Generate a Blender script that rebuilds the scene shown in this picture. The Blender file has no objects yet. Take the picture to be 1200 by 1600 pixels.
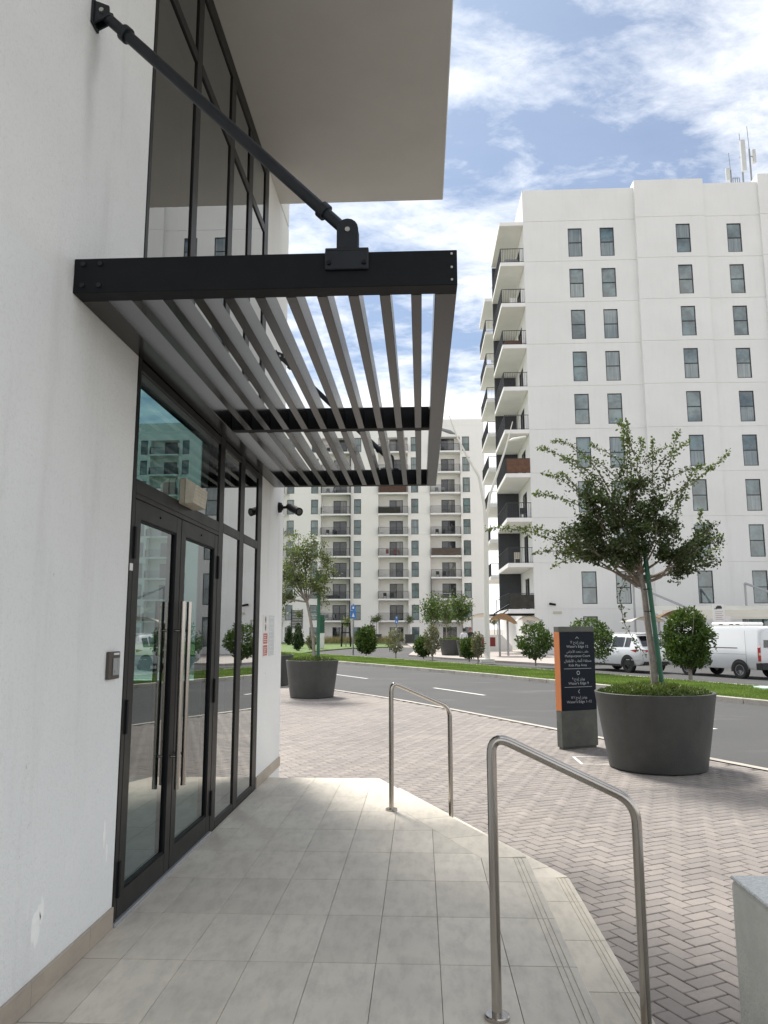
import bpy, math, random
import numpy as np
from mathutils import Vector, Matrix, noise as mnoise
R = math.radians
random.seed(7); rng = np.random.default_rng(7)
S = bpy.context.scene
C = S.collection

# ------------------------------------------------------------------ camera
cam = bpy.data.cameras.new('camera'); camo = bpy.data.objects.new('camera', cam); C.objects.link(camo)
S.camera = camo
PIT, YAW, ROLL, CH = R(8.66), R(2.705), R(-0.08), 1.52
fwd = Vector((-math.sin(YAW)*math.cos(PIT), math.cos(YAW)*math.cos(PIT), math.sin(PIT)))
rt = Vector((math.cos(YAW), math.sin(YAW), 0)); up = rt.cross(fwd)
r2 = rt*math.cos(ROLL) + up*math.sin(ROLL); u2 = up*math.cos(ROLL) - rt*math.sin(ROLL)
M = Matrix((r2, u2, -fwd)).transposed().to_4x4(); M.translation = (0, 0, CH)
camo.matrix_world = M
cam.sensor_fit = 'VERTICAL'; cam.sensor_height = 24; cam.lens = 1198/1600*24
cam.clip_start = 0.05; cam.clip_end = 3000

# ------------------------------------------------------------------ sun, sky
SUN_EL, SUN_AZ = R(58), math.atan2(-.47, 0.88)      # azimuth measured from +Y towards +X
sd = Vector((math.sin(SUN_AZ)*math.cos(SUN_EL), math.cos(SUN_AZ)*math.cos(SUN_EL), math.sin(SUN_EL)))
sl = bpy.data.lights.new('sun', 'SUN'); sl.energy = 2.7; sl.angle = R(13); sl.color = (1, .955, .885)
so = bpy.data.objects.new('sun', sl); C.objects.link(so)
so.rotation_euler = (-sd).to_track_quat('-Z', 'Y').to_euler(); so.location = (0, 0, 60)
W = bpy.data.worlds.new('World'); S.world = W; W.use_nodes = True
nt = W.node_tree; nt.nodes.clear(); N = nt.nodes.new; L = nt.links.new
out = N('ShaderNodeOutputWorld'); bg = N('ShaderNodeBackground'); bg.inputs[1].default_value = .12
L(bg.outputs[0], out.inputs[0])
sky = N('ShaderNodeTexSky'); sky.sky_type = 'NISHITA'; sky.sun_disc = False
sky.sun_elevation = SUN_EL; sky.sun_rotation = SUN_AZ; sky.dust_density = 1.5; sky.ozone_density = 1.6
tc = N('ShaderNodeTexCoord'); sp = N('ShaderNodeSeparateXYZ'); L(tc.outputs['Generated'], sp.inputs[0])
def wm(op, a, b=None, c=None):
    n = N('ShaderNodeMath'); n.operation = op
    for i, v in enumerate((a, b, c)):
        if v is None: continue
        if isinstance(v, (int, float)): n.inputs[i].default_value = v
        else: L(v, n.inputs[i])
    return n.outputs[0]
zc = wm('ADD', wm('MAXIMUM', sp.outputs[2], 0.0), .12)
cx = wm('DIVIDE', sp.outputs[0], zc); cy = wm('DIVIDE', sp.outputs[1], zc)
cb = N('ShaderNodeCombineXYZ'); L(cx, cb.inputs[0]); L(cy, cb.inputs[1]); cb.inputs[2].default_value = 0
mp = N('ShaderNodeMapping'); mp.inputs['Rotation'].default_value = (0, 0, R(-50)); mp.inputs['Scale'].default_value = (1.2, 1.8, 1)
mp.inputs['Location'].default_value = (5.45, 3.25, 2.4); L(cb.outputs[0], mp.inputs[0])
n1 = N('ShaderNodeTexNoise'); n1.inputs['Scale'].default_value = 1.0; n1.inputs['Detail'].default_value = 9; n1.inputs['Roughness'].default_value = .57; n1.inputs['Distortion'].default_value = .15
L(mp.outputs[0], n1.inputs['Vector'])
n2 = N('ShaderNodeTexNoise'); n2.inputs['Scale'].default_value = 5.5; n2.inputs['Detail'].default_value = 8; n2.inputs['Roughness'].default_value = .65; n2.inputs['Distortion'].default_value = .25
L(mp.outputs[0], n2.inputs['Vector'])
nz = wm('ADD', wm('MULTIPLY', n1.outputs[0], .70), wm('MULTIPLY', n2.outputs[0], .30))
hz = wm('MULTIPLY', wm('POWER', wm('SUBTRACT', 1.0, wm('MAXIMUM', sp.outputs[2], 0.0)), 3.0), .24)
rp = N('ShaderNodeValToRGB'); rp.color_ramp.elements[0].position = .455; rp.color_ramp.elements[1].position = .63
rp.color_ramp.elements[0].color = (.16, .16, .16, 1); rp.color_ramp.elements[1].color = (.96, .96, .96, 1)
L(wm('ADD', nz, hz), rp.inputs[0])
cc = N('ShaderNodeMixRGB'); cc.inputs[1].default_value = (4.7, 4.8, 4.9, 1); cc.inputs[2].default_value = (6.7, 6.65, 6.5, 1)
L(n2.outputs[0], cc.inputs[0])
mx = N('ShaderNodeMixRGB'); L(rp.outputs[0], mx.inputs[0]); L(cc.outputs[0], mx.inputs[2])
skb = N('ShaderNodeMixRGB'); skb.blend_type = 'MULTIPLY'; skb.inputs[0].default_value = 1; skb.inputs[2].default_value = (.255, .345, .425, 1)
L(sky.outputs[0], skb.inputs[1]); L(skb.outputs[0], mx.inputs[1]); L(mx.outputs[0], bg.inputs[0])
S.view_settings.view_transform = 'Standard'; S.view_settings.look = 'None'; S.view_settings.exposure = 1.12; S.view_settings.gamma = 1
S.render.engine = 'CYCLES'; S.cycles.max_bounces = 10; S.cycles.transparent_max_bounces = 16; S.cycles.sample_clamp_indirect = 6
S.cycles.caustics_reflective = False; S.cycles.caustics_refractive = False

# ------------------------------------------------------------------ materials
class NT:
    def __init__(s, name):
        s.m = bpy.data.materials.new(name); s.m.use_nodes = True; s.t = s.m.node_tree; s.t.nodes.clear()
        s.out = s.n('ShaderNodeOutputMaterial')
    def n(s, ty, **kw):
        n = s.t.nodes.new(ty)
        for k, v in kw.items():
            if k.startswith('i_'): n.inputs[k[2:].replace('_', ' ')].default_value = v
            else: setattr(n, k, v)
        return n
    def l(s, a, b): s.t.links.new(a, b)
    def mix(s, f, a, b, bt='MIX'):
        n = s.n('ShaderNodeMixRGB', blend_type=bt)
        for i, v in enumerate((f, a, b)):
            if isinstance(v, (int, float)): n.inputs[i].default_value = v
            elif isinstance(v, tuple): n.inputs[i].default_value = (*v[:3], 1)
            else: s.l(v, n.inputs[i])
        return n.outputs[0]
    def noise(s, scale, detail=4, rough=.55, vec=None, dist=0):
        n = s.n('ShaderNodeTexNoise', i_Scale=scale, i_Detail=detail, i_Roughness=rough, i_Distortion=dist)
        if vec is None: vec = s.co()
        s.l(vec, n.inputs['Vector']); return n.outputs[0]
    def co(s, scale=None, world=True):
        g = s.n('ShaderNodeNewGeometry').outputs['Position'] if world else s.n('ShaderNodeTexCoord').outputs['Object']
        if scale:
            mpn = s.n('ShaderNodeMapping'); mpn.inputs['Scale'].default_value = scale; s.l(g, mpn.inputs[0]); return mpn.outputs[0]
        return g
    def ramp(s, v, a, b, ca=(0, 0, 0), cb=(1, 1, 1)):
        r = s.n('ShaderNodeValToRGB'); e = r.color_ramp.elements; e[0].position = a; e[1].position = b
        e[0].color = (*ca, 1); e[1].color = (*cb, 1); s.l(v, r.inputs[0]); return r.outputs[0]

def mat(name, col, rough=.6, metal=0, var=0, vscale=3, bump=0, bscale=60, spec=.5, rvar=0, world=True, objvar=0, coat=0, streak=0, dust=0, dustcol=(.45, .42, .37)):
    s = NT(name); p = s.n('ShaderNodeBsdfPrincipled', i_Roughness=rough, i_Metallic=metal)
    p.inputs['Specular IOR Level'].default_value = spec; p.inputs['Coat Weight'].default_value = coat
    c = None
    if var or objvar or streak or dust:
        c = s.mix(0, col, col)
        if var:
            nn = s.noise(vscale, 6, .6, s.co(world=world))
            c = s.mix(s.ramp(nn, .3, .7), tuple(x*(1-var) for x in col), tuple(min(1, x*(1+var)) for x in col))
        if streak:
            st = s.noise(2.2, 5, .6, s.co((2.2, 2.2, .22), world))
            c = s.mix(s.ramp(st, .5, .72), c, s.mix(streak, c, tuple(x*.55 for x in col)))
        if dust:
            dn = s.noise(5, 7, .7, s.co(world=world)); c = s.mix(s.mix(1.0, s.ramp(dn, .42, .7), (dust, dust, dust), 'MULTIPLY'), c, dustcol)
        if objvar:
            oi = s.n('ShaderNodeObjectInfo').outputs['Random']
            c = s.mix(oi, s.mix(1, c, (1-objvar,)*3, 'MULTIPLY'), s.mix(1, c, (1+objvar,)*3, 'MULTIPLY'))
        s.l(c, p.inputs['Base Color'])
    else: p.inputs['Base Color'].default_value = (*col, 1)
    if rvar:
        rn = s.noise(9, 5, .6, s.co(world=world)); mr = s.n('ShaderNodeMapRange'); mr.inputs[3].default_value = rough-rvar; mr.inputs[4].default_value = rough+rvar
        s.l(rn, mr.inputs[0]); s.l(mr.outputs[0], p.inputs['Roughness'])
    if bump:
        bn = s.noise(bscale, 3, .6, s.co(world=world)); b = s.n('ShaderNodeBump'); b.inputs['Strength'].default_value = bump; b.inputs['Distance'].default_value = .01
        s.l(bn, b.inputs['Height']); s.l(b.outputs[0], p.inputs['Normal'])
    s.l(p.outputs[0], s.out.inputs[0]); return s.m

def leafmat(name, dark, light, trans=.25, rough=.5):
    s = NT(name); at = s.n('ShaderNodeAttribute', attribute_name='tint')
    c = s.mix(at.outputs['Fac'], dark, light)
    p = s.n('ShaderNodeBsdfPrincipled', i_Roughness=rough); p.inputs['Specular IOR Level'].default_value = .35
    s.l(c, p.inputs['Base Color'])
    t = s.n('ShaderNodeBsdfTranslucent'); s.l(s.mix(1, c, (1.2, 1.35, .6), 'MULTIPLY'), t.inputs[0])
    m = s.n('ShaderNodeMixShader', i_Fac=trans); s.l(p.outputs[0], m.inputs[1]); s.l(t.outputs[0], m.inputs[2])
    s.l(m.outputs[0], s.out.inputs[0]); return s.m

def glassmat(name, tint, ior, refl=(.95, .97, .97), wav=0):
    s = NT(name); tr = s.n('ShaderNodeBsdfTransparent'); tr.inputs[0].default_value = (*tint, 1)
    g = s.n('ShaderNodeBsdfGlossy', i_Roughness=.01); g.inputs[0].default_value = (*refl, 1)
    geo = s.n('ShaderNodeNewGeometry'); dt = s.n('ShaderNodeVectorMath', operation='DOT_PRODUCT'); s.l(geo.outputs['Incoming'], dt.inputs[0]); s.l(geo.outputs['Normal'], dt.inputs[1])
    def mth(op, a, b):
        n = s.n('ShaderNodeMath', operation=op)
        for i, v in enumerate((a, b)):
            if isinstance(v, (int, float)): n.inputs[i].default_value = v
            elif v is not None: s.l(v, n.inputs[i])
        return n.outputs[0]
    c_ = mth('ABSOLUTE', dt.outputs['Value'], None); F = mth('ADD', mth('MULTIPLY', mth('POWER', mth('SUBTRACT', 1.0, c_), 5.0), 1-ior), ior)
    F = mth('MULTIPLY', F, mth('SUBTRACT', 1.0, geo.outputs['Backfacing']))
    if wav:
        b = s.n('ShaderNodeBump'); b.inputs['Strength'].default_value = wav; b.inputs['Distance'].default_value = .02
        s.l(s.noise(.9, 1, .5), b.inputs['Height']); s.l(b.outputs[0], g.inputs['Normal'])
    m = s.n('ShaderNodeMixShader'); s.l(F, m.inputs[0]); s.l(tr.outputs[0], m.inputs[1]); s.l(g.outputs[0], m.inputs[2])
    s.l(m.outputs[0], s.out.inputs[0]); return s.m

def panemat(name, dark, curtain, frac=.3, ior=2.0):
    # opaque far window: dark room behind a reflecting pane; some have a drawn curtain, each by its own object
    s = NT(name); oi = s.n('ShaderNodeObjectInfo').outputs['Random']
    cu = s.ramp(s.noise(2.4, 2, .5, s.co((3.5, 3.5, .15))), .35, .65, tuple(x*.6 for x in curtain), curtain)
    sel = s.n('ShaderNodeMath', operation='LESS_THAN'); s.l(oi, sel.inputs[0]); sel.inputs[1].default_value = frac
    room = s.ramp(s.noise(.9, 3, .6, s.co()), .4, .65, dark, tuple(x*3 for x in dark))
    c = s.mix(sel.outputs[0], room, cu)
    p = s.n('ShaderNodeBsdfPrincipled', i_Roughness=.03, i_IOR=ior); s.l(c, p.inputs['Base Color'])
    b = s.n('ShaderNodeBump'); b.inputs['Strength'].default_value = .12; b.inputs['Distance'].default_value = .05
    s.l(s.noise(.7, 2, .5), b.inputs['Height']); s.l(b.outputs[0], p.inputs['Normal'])
    s.l(p.outputs[0], s.out.inputs[0]); return s.m

def plastermat(name, col, fine=1.0):
    s = NT(name); p = s.n('ShaderNodeBsdfPrincipled', i_Roughness=.85); p.inputs['Specular IOR Level'].default_value = .25
    big = s.ramp(s.noise(.9, 5, .6), .3, .72)
    c = s.mix(big, tuple(x*.93 for x in col), col)
    st = s.ramp(s.noise(2.0, 6, .62, s.co((1.6, 1.6, .18))), .55, .8)
    c = s.mix(s.mix(1, st, (.30,)*3, 'MULTIPLY'), c, (.46, .45, .42))
    c = s.mix(s.mix(1, s.ramp(s.noise(75, 4, .7), .52, .8), (.30,)*3, 'MULTIPLY'), c, (.45, .44, .42))
    # a slightly bluer tone below the canopy line, and patched plaster low down
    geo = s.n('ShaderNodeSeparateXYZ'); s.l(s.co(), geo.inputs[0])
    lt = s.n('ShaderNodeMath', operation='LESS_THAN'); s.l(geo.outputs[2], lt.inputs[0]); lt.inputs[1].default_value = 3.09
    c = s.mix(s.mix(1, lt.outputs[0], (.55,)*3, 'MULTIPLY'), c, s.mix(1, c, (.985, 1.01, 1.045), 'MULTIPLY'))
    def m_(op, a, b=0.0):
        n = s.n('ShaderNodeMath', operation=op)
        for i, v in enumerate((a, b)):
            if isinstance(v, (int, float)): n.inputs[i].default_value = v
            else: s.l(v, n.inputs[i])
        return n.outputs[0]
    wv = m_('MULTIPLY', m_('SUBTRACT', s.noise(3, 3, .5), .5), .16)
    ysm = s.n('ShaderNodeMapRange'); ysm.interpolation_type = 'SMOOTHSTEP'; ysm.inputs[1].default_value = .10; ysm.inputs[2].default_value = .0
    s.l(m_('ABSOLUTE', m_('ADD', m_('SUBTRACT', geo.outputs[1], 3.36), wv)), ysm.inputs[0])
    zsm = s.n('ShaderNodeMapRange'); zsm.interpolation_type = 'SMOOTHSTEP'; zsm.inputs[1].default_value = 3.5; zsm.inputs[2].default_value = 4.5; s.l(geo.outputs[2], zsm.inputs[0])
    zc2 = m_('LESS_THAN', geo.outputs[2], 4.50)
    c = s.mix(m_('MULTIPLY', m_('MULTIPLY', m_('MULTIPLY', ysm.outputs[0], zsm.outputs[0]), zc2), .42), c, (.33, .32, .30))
    low = s.n('ShaderNodeMapRange'); low.inputs[1].default_value = .75; low.inputs[2].default_value = .1; s.l(geo.outputs[2], low.inputs[0])
    pt = s.ramp(s.noise(3.2, 4, .7, s.co((1, 1, .45))), .6, .68)
    pm = s.mix(1, s.mix(1, pt, low.outputs[0], 'MULTIPLY'), (.8,)*3, 'MULTIPLY')
    c = s.mix(pm, c, tuple(min(1, x*1.1) for x in col))
    spk = s.ramp(s.noise(22, 2, .5), .76, .8)
    c = s.mix(s.mix(1, spk, (.35,)*3, 'MULTIPLY'), c, (.3, .29, .27))
    s.l(c, p.inputs['Base Color'])
    b = s.n('ShaderNodeBump'); b.inputs['Strength'].default_value = .9*fine; b.inputs['Distance'].default_value = .007
    h = s.mix(.45, s.noise(120, 4, .65), s.noise(48, 3, .6)); s.l(h, b.inputs['Height']); s.l(b.outputs[0], p.inputs['Normal'])
    s.l(p.outputs[0], s.out.inputs[0]); return s.m

def brickmat(name, useobj):
    s = NT(name); v = s.n('ShaderNodeObjectInfo').outputs['Random'] if useobj else s.n('ShaderNodeAttribute', attribute_name='tint').outputs['Fac']
    r = s.n('ShaderNodeValToRGB'); e = r.color_ramp.elements; e[0].position = 0; e[0].color = (.265, .238, .220, 1); e[1].position = 1; e[1].color = (.335, .297, .27, 1)
    m_ = e.new(.5); m_.color = (.30, .268, .246, 1); s.l(v, r.inputs[0])
    c = s.mix(s.ramp(s.noise(.8, 6, .65), .35, .7), s.mix(1, r.outputs[0], (.80, .80, .81), 'MULTIPLY'), r.outputs[0])
    c = s.mix(s.mix(1, s.ramp(s.noise(45, 4, .7), .4, .75), (.35,)*3, 'MULTIPLY'), c, (.16, .15, .14))
    c = s.mix(s.mix(1, s.ramp(s.noise(.35, 4, .6), .55, .75), (.45,)*3, 'MULTIPLY'), c, (.44, .38, .32))
    p = s.n('ShaderNodeBsdfPrincipled', i_Roughness=.86); s.l(c, p.inputs['Base Color'])
    b = s.n('ShaderNodeBump'); b.inputs['Strength'].default_value = .5; b.inputs['Distance'].default_value = .004
    s.l(s.noise(140, 4, .65), b.inputs['Height']); s.l(b.outputs[0], p.inputs['Normal'])
    s.l(p.outputs[0], s.out.inputs[0]); return s.m

def tilemat(name, col):
    s = NT(name); v = s.n('ShaderNodeObjectInfo').outputs['Random']
    c = s.mix(v, tuple(x*.92 for x in col), tuple(x*1.07 for x in col))
    c = s.mix(s.ramp(s.noise(2.4, 6, .6), .35, .68), s.mix(1, c, (.87, .87, .88), 'MULTIPLY'), c)
    c = s.mix(s.mix(1, s.ramp(s.noise(14, 7, .7, s.co((1, .35, 1))), .45, .75), (.35,)*3, 'MULTIPLY'), c, (.2, .185, .165))
    c = s.mix(s.mix(1, s.ramp(s.noise(60, 3, .6), .74, .8), (.5,)*3, 'MULTIPLY'), c, (.1, .09, .08))
    p = s.n('ShaderNodeBsdfPrincipled', i_Roughness=.55); s.l(c, p.inputs['Base Color']); p.inputs['Specular IOR Level'].default_value = .35
    mr = s.n('ShaderNodeMapRange'); mr.inputs[3].default_value = .42; mr.inputs[4].default_value = .72; s.l(s.noise(4, 5, .6), mr.inputs[0]); s.l(mr.outputs[0], p.inputs['Roughness'])
    b = s.n('ShaderNodeBump'); b.inputs['Strength'].default_value = .2; b.inputs['Distance'].default_value = .003
    s.l(s.noise(90, 4, .6), b.inputs['Height']); s.l(b.outputs[0], p.inputs['Normal'])
    s.l(p.outputs[0], s.out.inputs[0]); return s.m

def asphaltmat():
    s = NT('asphalt'); p = s.n('ShaderNodeBsdfPrincipled', i_Roughness=.85)
    c = s.mix(s.ramp(s.noise(.35, 6, .6), .3, .7), (.058, .058, .058), (.074, .074, .072))
    c = s.mix(s.mix(1, s.ramp(s.noise(.22, 3, .5, s.co((1, 1, 1))), .5, .56), (.35,)*3, 'MULTIPLY'), c, (.062, .062, .064))
    c = s.mix(s.mix(1, s.ramp(s.noise(60, 3, .7), .5, .8), (.5,)*3, 'MULTIPLY'), c, (.15, .147, .143))
    c = s.mix(s.mix(1, s.ramp(s.noise(1.2, 5, .6, s.co((.35, 1, 1))), .58, .75), (.3,)*3, 'MULTIPLY'), c, (.23, .22, .2))
    s.l(c, p.inputs['Base Color'])
    b = s.n('ShaderNodeBump'); b.inputs['Strength'].default_value = .4; b.inputs['Distance'].default_value = .006
    s.l(s.noise(120, 3, .6), b.inputs['Height']); s.l(b.outputs[0], p.inputs['Normal'])
    s.l(p.outputs[0], s.out.inputs[0]); return s.m

def steelmat():
    s = NT('brushed_steel'); p = s.n('ShaderNodeBsdfPrincipled', i_Metallic=1, i_Roughness=.3)
    c = s.mix(s.ramp(s.noise(3, 3, .6), .4, .75), (.47, .44, .405), (.40, .37, .34)); s.l(c, p.inputs['Base Color'])
    mr = s.n('ShaderNodeMapRange'); mr.inputs[3].default_value = .17; mr.inputs[4].default_value = .25; s.l(s.noise(4, 3, .6), mr.inputs[0]); s.l(mr.outputs[0], p.inputs['Roughness'])
    s.l(p.outputs[0], s.out.inputs[0]); return s.m

MT = dict(
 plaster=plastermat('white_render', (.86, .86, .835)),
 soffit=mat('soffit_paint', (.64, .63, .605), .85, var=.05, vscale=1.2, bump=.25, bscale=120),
 towerwall=mat('tower_render', (.74, .742, .725), .85, var=.035, vscale=.35, bump=.2, bscale=25, streak=.07),
 farwall=mat('far_render', (.80, .785, .755), .85, var=.03, vscale=.25, streak=.05),
 slabw=mat('balcony_white', (.8, .79, .77), .8, var=.04, vscale=1),
 blackmetal=mat('black_powder_coat', (.006, .007, .009), .6, spec=.22, rvar=.1, var=.15, vscale=8, dust=.06, dustcol=(.05, .048, .045)),
 slatmetal=mat('slat_powder_coat', (.006, .0052, .0048), .23, spec=.5),
 frame=mat('anodised_frame', (.011, .0105, .010), .42, spec=.25, rvar=.08, dust=.10, dustcol=(.05, .048, .045)),
 rod=mat('blue_black_rod', (.011, .015, .020), .36, rvar=.1, spec=.35, dust=.12, dustcol=(.07, .072, .075)),
 bolt=mat('zinc_bolt', (.45, .45, .43), .4, metal=.9),
 steel=steelmat(),
 glass=glassmat('door_glass', (.44, .58, .58), .20, wav=.02), glassside=glassmat('sidelight_glass', (.42, .5, .5), .52, wav=.02),
 glassup=glassmat('upper_glass', (.3, .33, .33), .33, wav=.02),
 tile=tilemat('platform_tile', (.70, .645, .55)), tread=tilemat('tread_tile', (.72, .66, .555)),
 skirt=tilemat('skirting_tile', (.47, .41, .335)),
 grout=mat('grout', (.17, .155, .135), .95), sand=mat('joint_sand', (.145, .132, .12), .95, var=.2, vscale=20),
 brick=brickmat('paver_single', True), bricks=brickmat('paver_mass', False),
 asphalt=asphaltmat(),
 paint=mat('road_paint', (.66, .65, .62), .7, var=.12, vscale=12),
 kerb=mat('kerb_concrete', (.45, .42, .37), .9, var=.15, vscale=4, bump=.3, bscale=60, objvar=.1),
 pavefar=mat('far_paving', (.40, .36, .33), .9, var=.12, vscale=1.5, bump=.2, bscale=20),
 ground=mat('far_ground', (.34, .31, .27), .95, var=.15, vscale=.2),
 concrete=mat('rough_concrete', (.80, .805, .77), .85, var=.12, vscale=5, bump=.7, bscale=70),
 conctop=mat('speckled_concrete', (.74, .75, .73), .8, var=.2, vscale=60, bump=.5, bscale=110),
 planter=mat('planter_fibre', (.047, .050, .048), .5, var=.12, vscale=3, bump=.25, bscale=60, streak=.5, dust=.18, dustcol=(.12, .11, .10)),
 soil=mat('soil', (.06, .045, .03), .95, var=.3, vscale=20, bump=.6, bscale=30),
 grass=None, bark=mat('bark', (.20, .165, .13), .9, var=.3, vscale=18, bump=.8, bscale=50),
 barkgrey=mat('grey_bark', (.27, .245, .215), .9, var=.25, vscale=18, bump=.6, bscale=50),
 green=mat('green_paint', (.015, .11, .06), .5, var=.2, vscale=6),
 whitepaint=mat('white_paint', (.78, .77, .74), .5, var=.04, vscale=2),
 lampw=mat('cream_lamp_paint', (.70, .68, .62), .45, var=.05, vscale=2),
 grey=mat('grey_paint', (.24, .25, .26), .5, var=.08), darkgrey=mat('dark_grey_cladding', (.035, .037, .042), .6, var=.1),
 rail=mat('railing_paint', (.030, .032, .036), .5), brown=mat('brown_screen', (.13, .065, .04), .8, var=.25, vscale=4),
 fadedbrown=mat('faded_brown_screen', (.16, .12, .09), .8, var=.2, vscale=3), greyscreen=mat('dark_fabric_screen', (.045, .043, .035), .9, var=.3, vscale=3),
 wframe=mat('window_frame_dark', (.022, .023, .026), .45),
 pane=panemat('tower_pane', (.045, .068, .070), (.20, .245, .245), .4, 2.1),
 panef=panemat('far_pane', (.02, .045, .045), (.16, .22, .215), .3, 1.8),
 doorpane=panemat('far_door_pane', (.016, .018, .02), (.22, .22, .21), .25, 1.7),
 signgrey=mat('sign_grey', (.085, .092, .078), .5, var=.06, vscale=6, dust=.12), orange=mat('sign_orange', (.62, .20, .055), .5, var=.05),
 navy=mat('sign_navy', (.005, .009, .018), .5, spec=.2), ink=mat('sign_white', (.42, .44, .46), .6),
 red=mat('notice_red', (.50, .13, .12), .5), pink=mat('notice_white', (.78, .76, .74), .5), blk=mat('print_black', (.03, .03, .03), .6),
 carpaint=mat('white_car_paint', (.74, .75, .76), .28, coat=.6), silver=mat('light_trim', (.55, .56, .57), .35, metal=.5),
 carglass=mat('car_glass', (.012, .014, .016), .05, spec=.9), rubber=mat('tyre_rubber', (.018, .018, .018), .85), rim=mat('alloy_rim', (.35, .36, .37), .35, metal=.8),
 rimdark=mat('dark_rim', (.05, .05, .05), .4, metal=.5), plastic=mat('black_plastic', (.02, .02, .021), .65),
 tail=mat('tail_lamp_red', (.42, .012, .015), .2, coat=.5), tailw=mat('tail_lamp_clear', (.75, .5, .4), .2),
 sail=mat('cream_sail', (.74, .71, .62), .8, var=.05, vscale=.8), tan=mat('tan_sail', (.42, .27, .14), .8, var=.08, vscale=.8),
 steelgrey=mat('galvanised', (.36, .37, .38), .45, metal=.4), intercom=mat('intercom_bronze', (.10, .085, .075), .35, metal=.6),
 filler=mat('filler', (.93, .93, .91), .8, var=.05, vscale=30), ceiling=mat('lobby_wall', (.30, .29, .27), .8), lobbyfloor=mat('lobby_floor', (.09, .085, .08), .3),
 cream=mat('aged_cream_plastic', (.50, .47, .38), .55, var=.12, vscale=20), redpanel=mat('maroon_panel', (.20, .02, .02), .6), blue=mat('sign_blue', (.03, .16, .50), .4),
 skin=mat('skin', (.35, .2, .13), .6), hair=mat('dark_hair', (.02, .016, .013), .7), shirt=mat('white_shirt', (.7, .71, .75), .8), redcloth=mat('red_cloth', (.26, .09, .09), .8), trousers=mat('dark_trousers', (.03, .03, .04), .8),
 leafA=leafmat('leaf_bougainvillea', (.020, .032, .012), (.15, .21, .05), .22), leafB=leafmat('leaf_shrub', (.020, .045, .010), (.13, .20, .03), .22),
 leafC=leafmat('leaf_olive', (.06, .085, .03), (.20, .24, .09), .3), leafD=leafmat('leaf_conifer', (.014, .035, .010), (.05, .085, .02), .15),
 leafE=leafmat('leaf_sparse', (.10, .10, .06), (.22, .21, .13), .3), leafG=leafmat('leaf_ground', (.035, .062, .015), (.14, .18, .05), .22),
 blade=leafmat('grass_blade', (.075, .125, .03), (.20, .27, .07), .3), straw=leafmat('dry_grass', (.28, .24, .11), (.45, .38, .2), .3))
MT['grass'] = mat('lawn', (.11, .165, .045), .9, var=.28, vscale=2.5, bump=.8, bscale=40)

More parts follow.
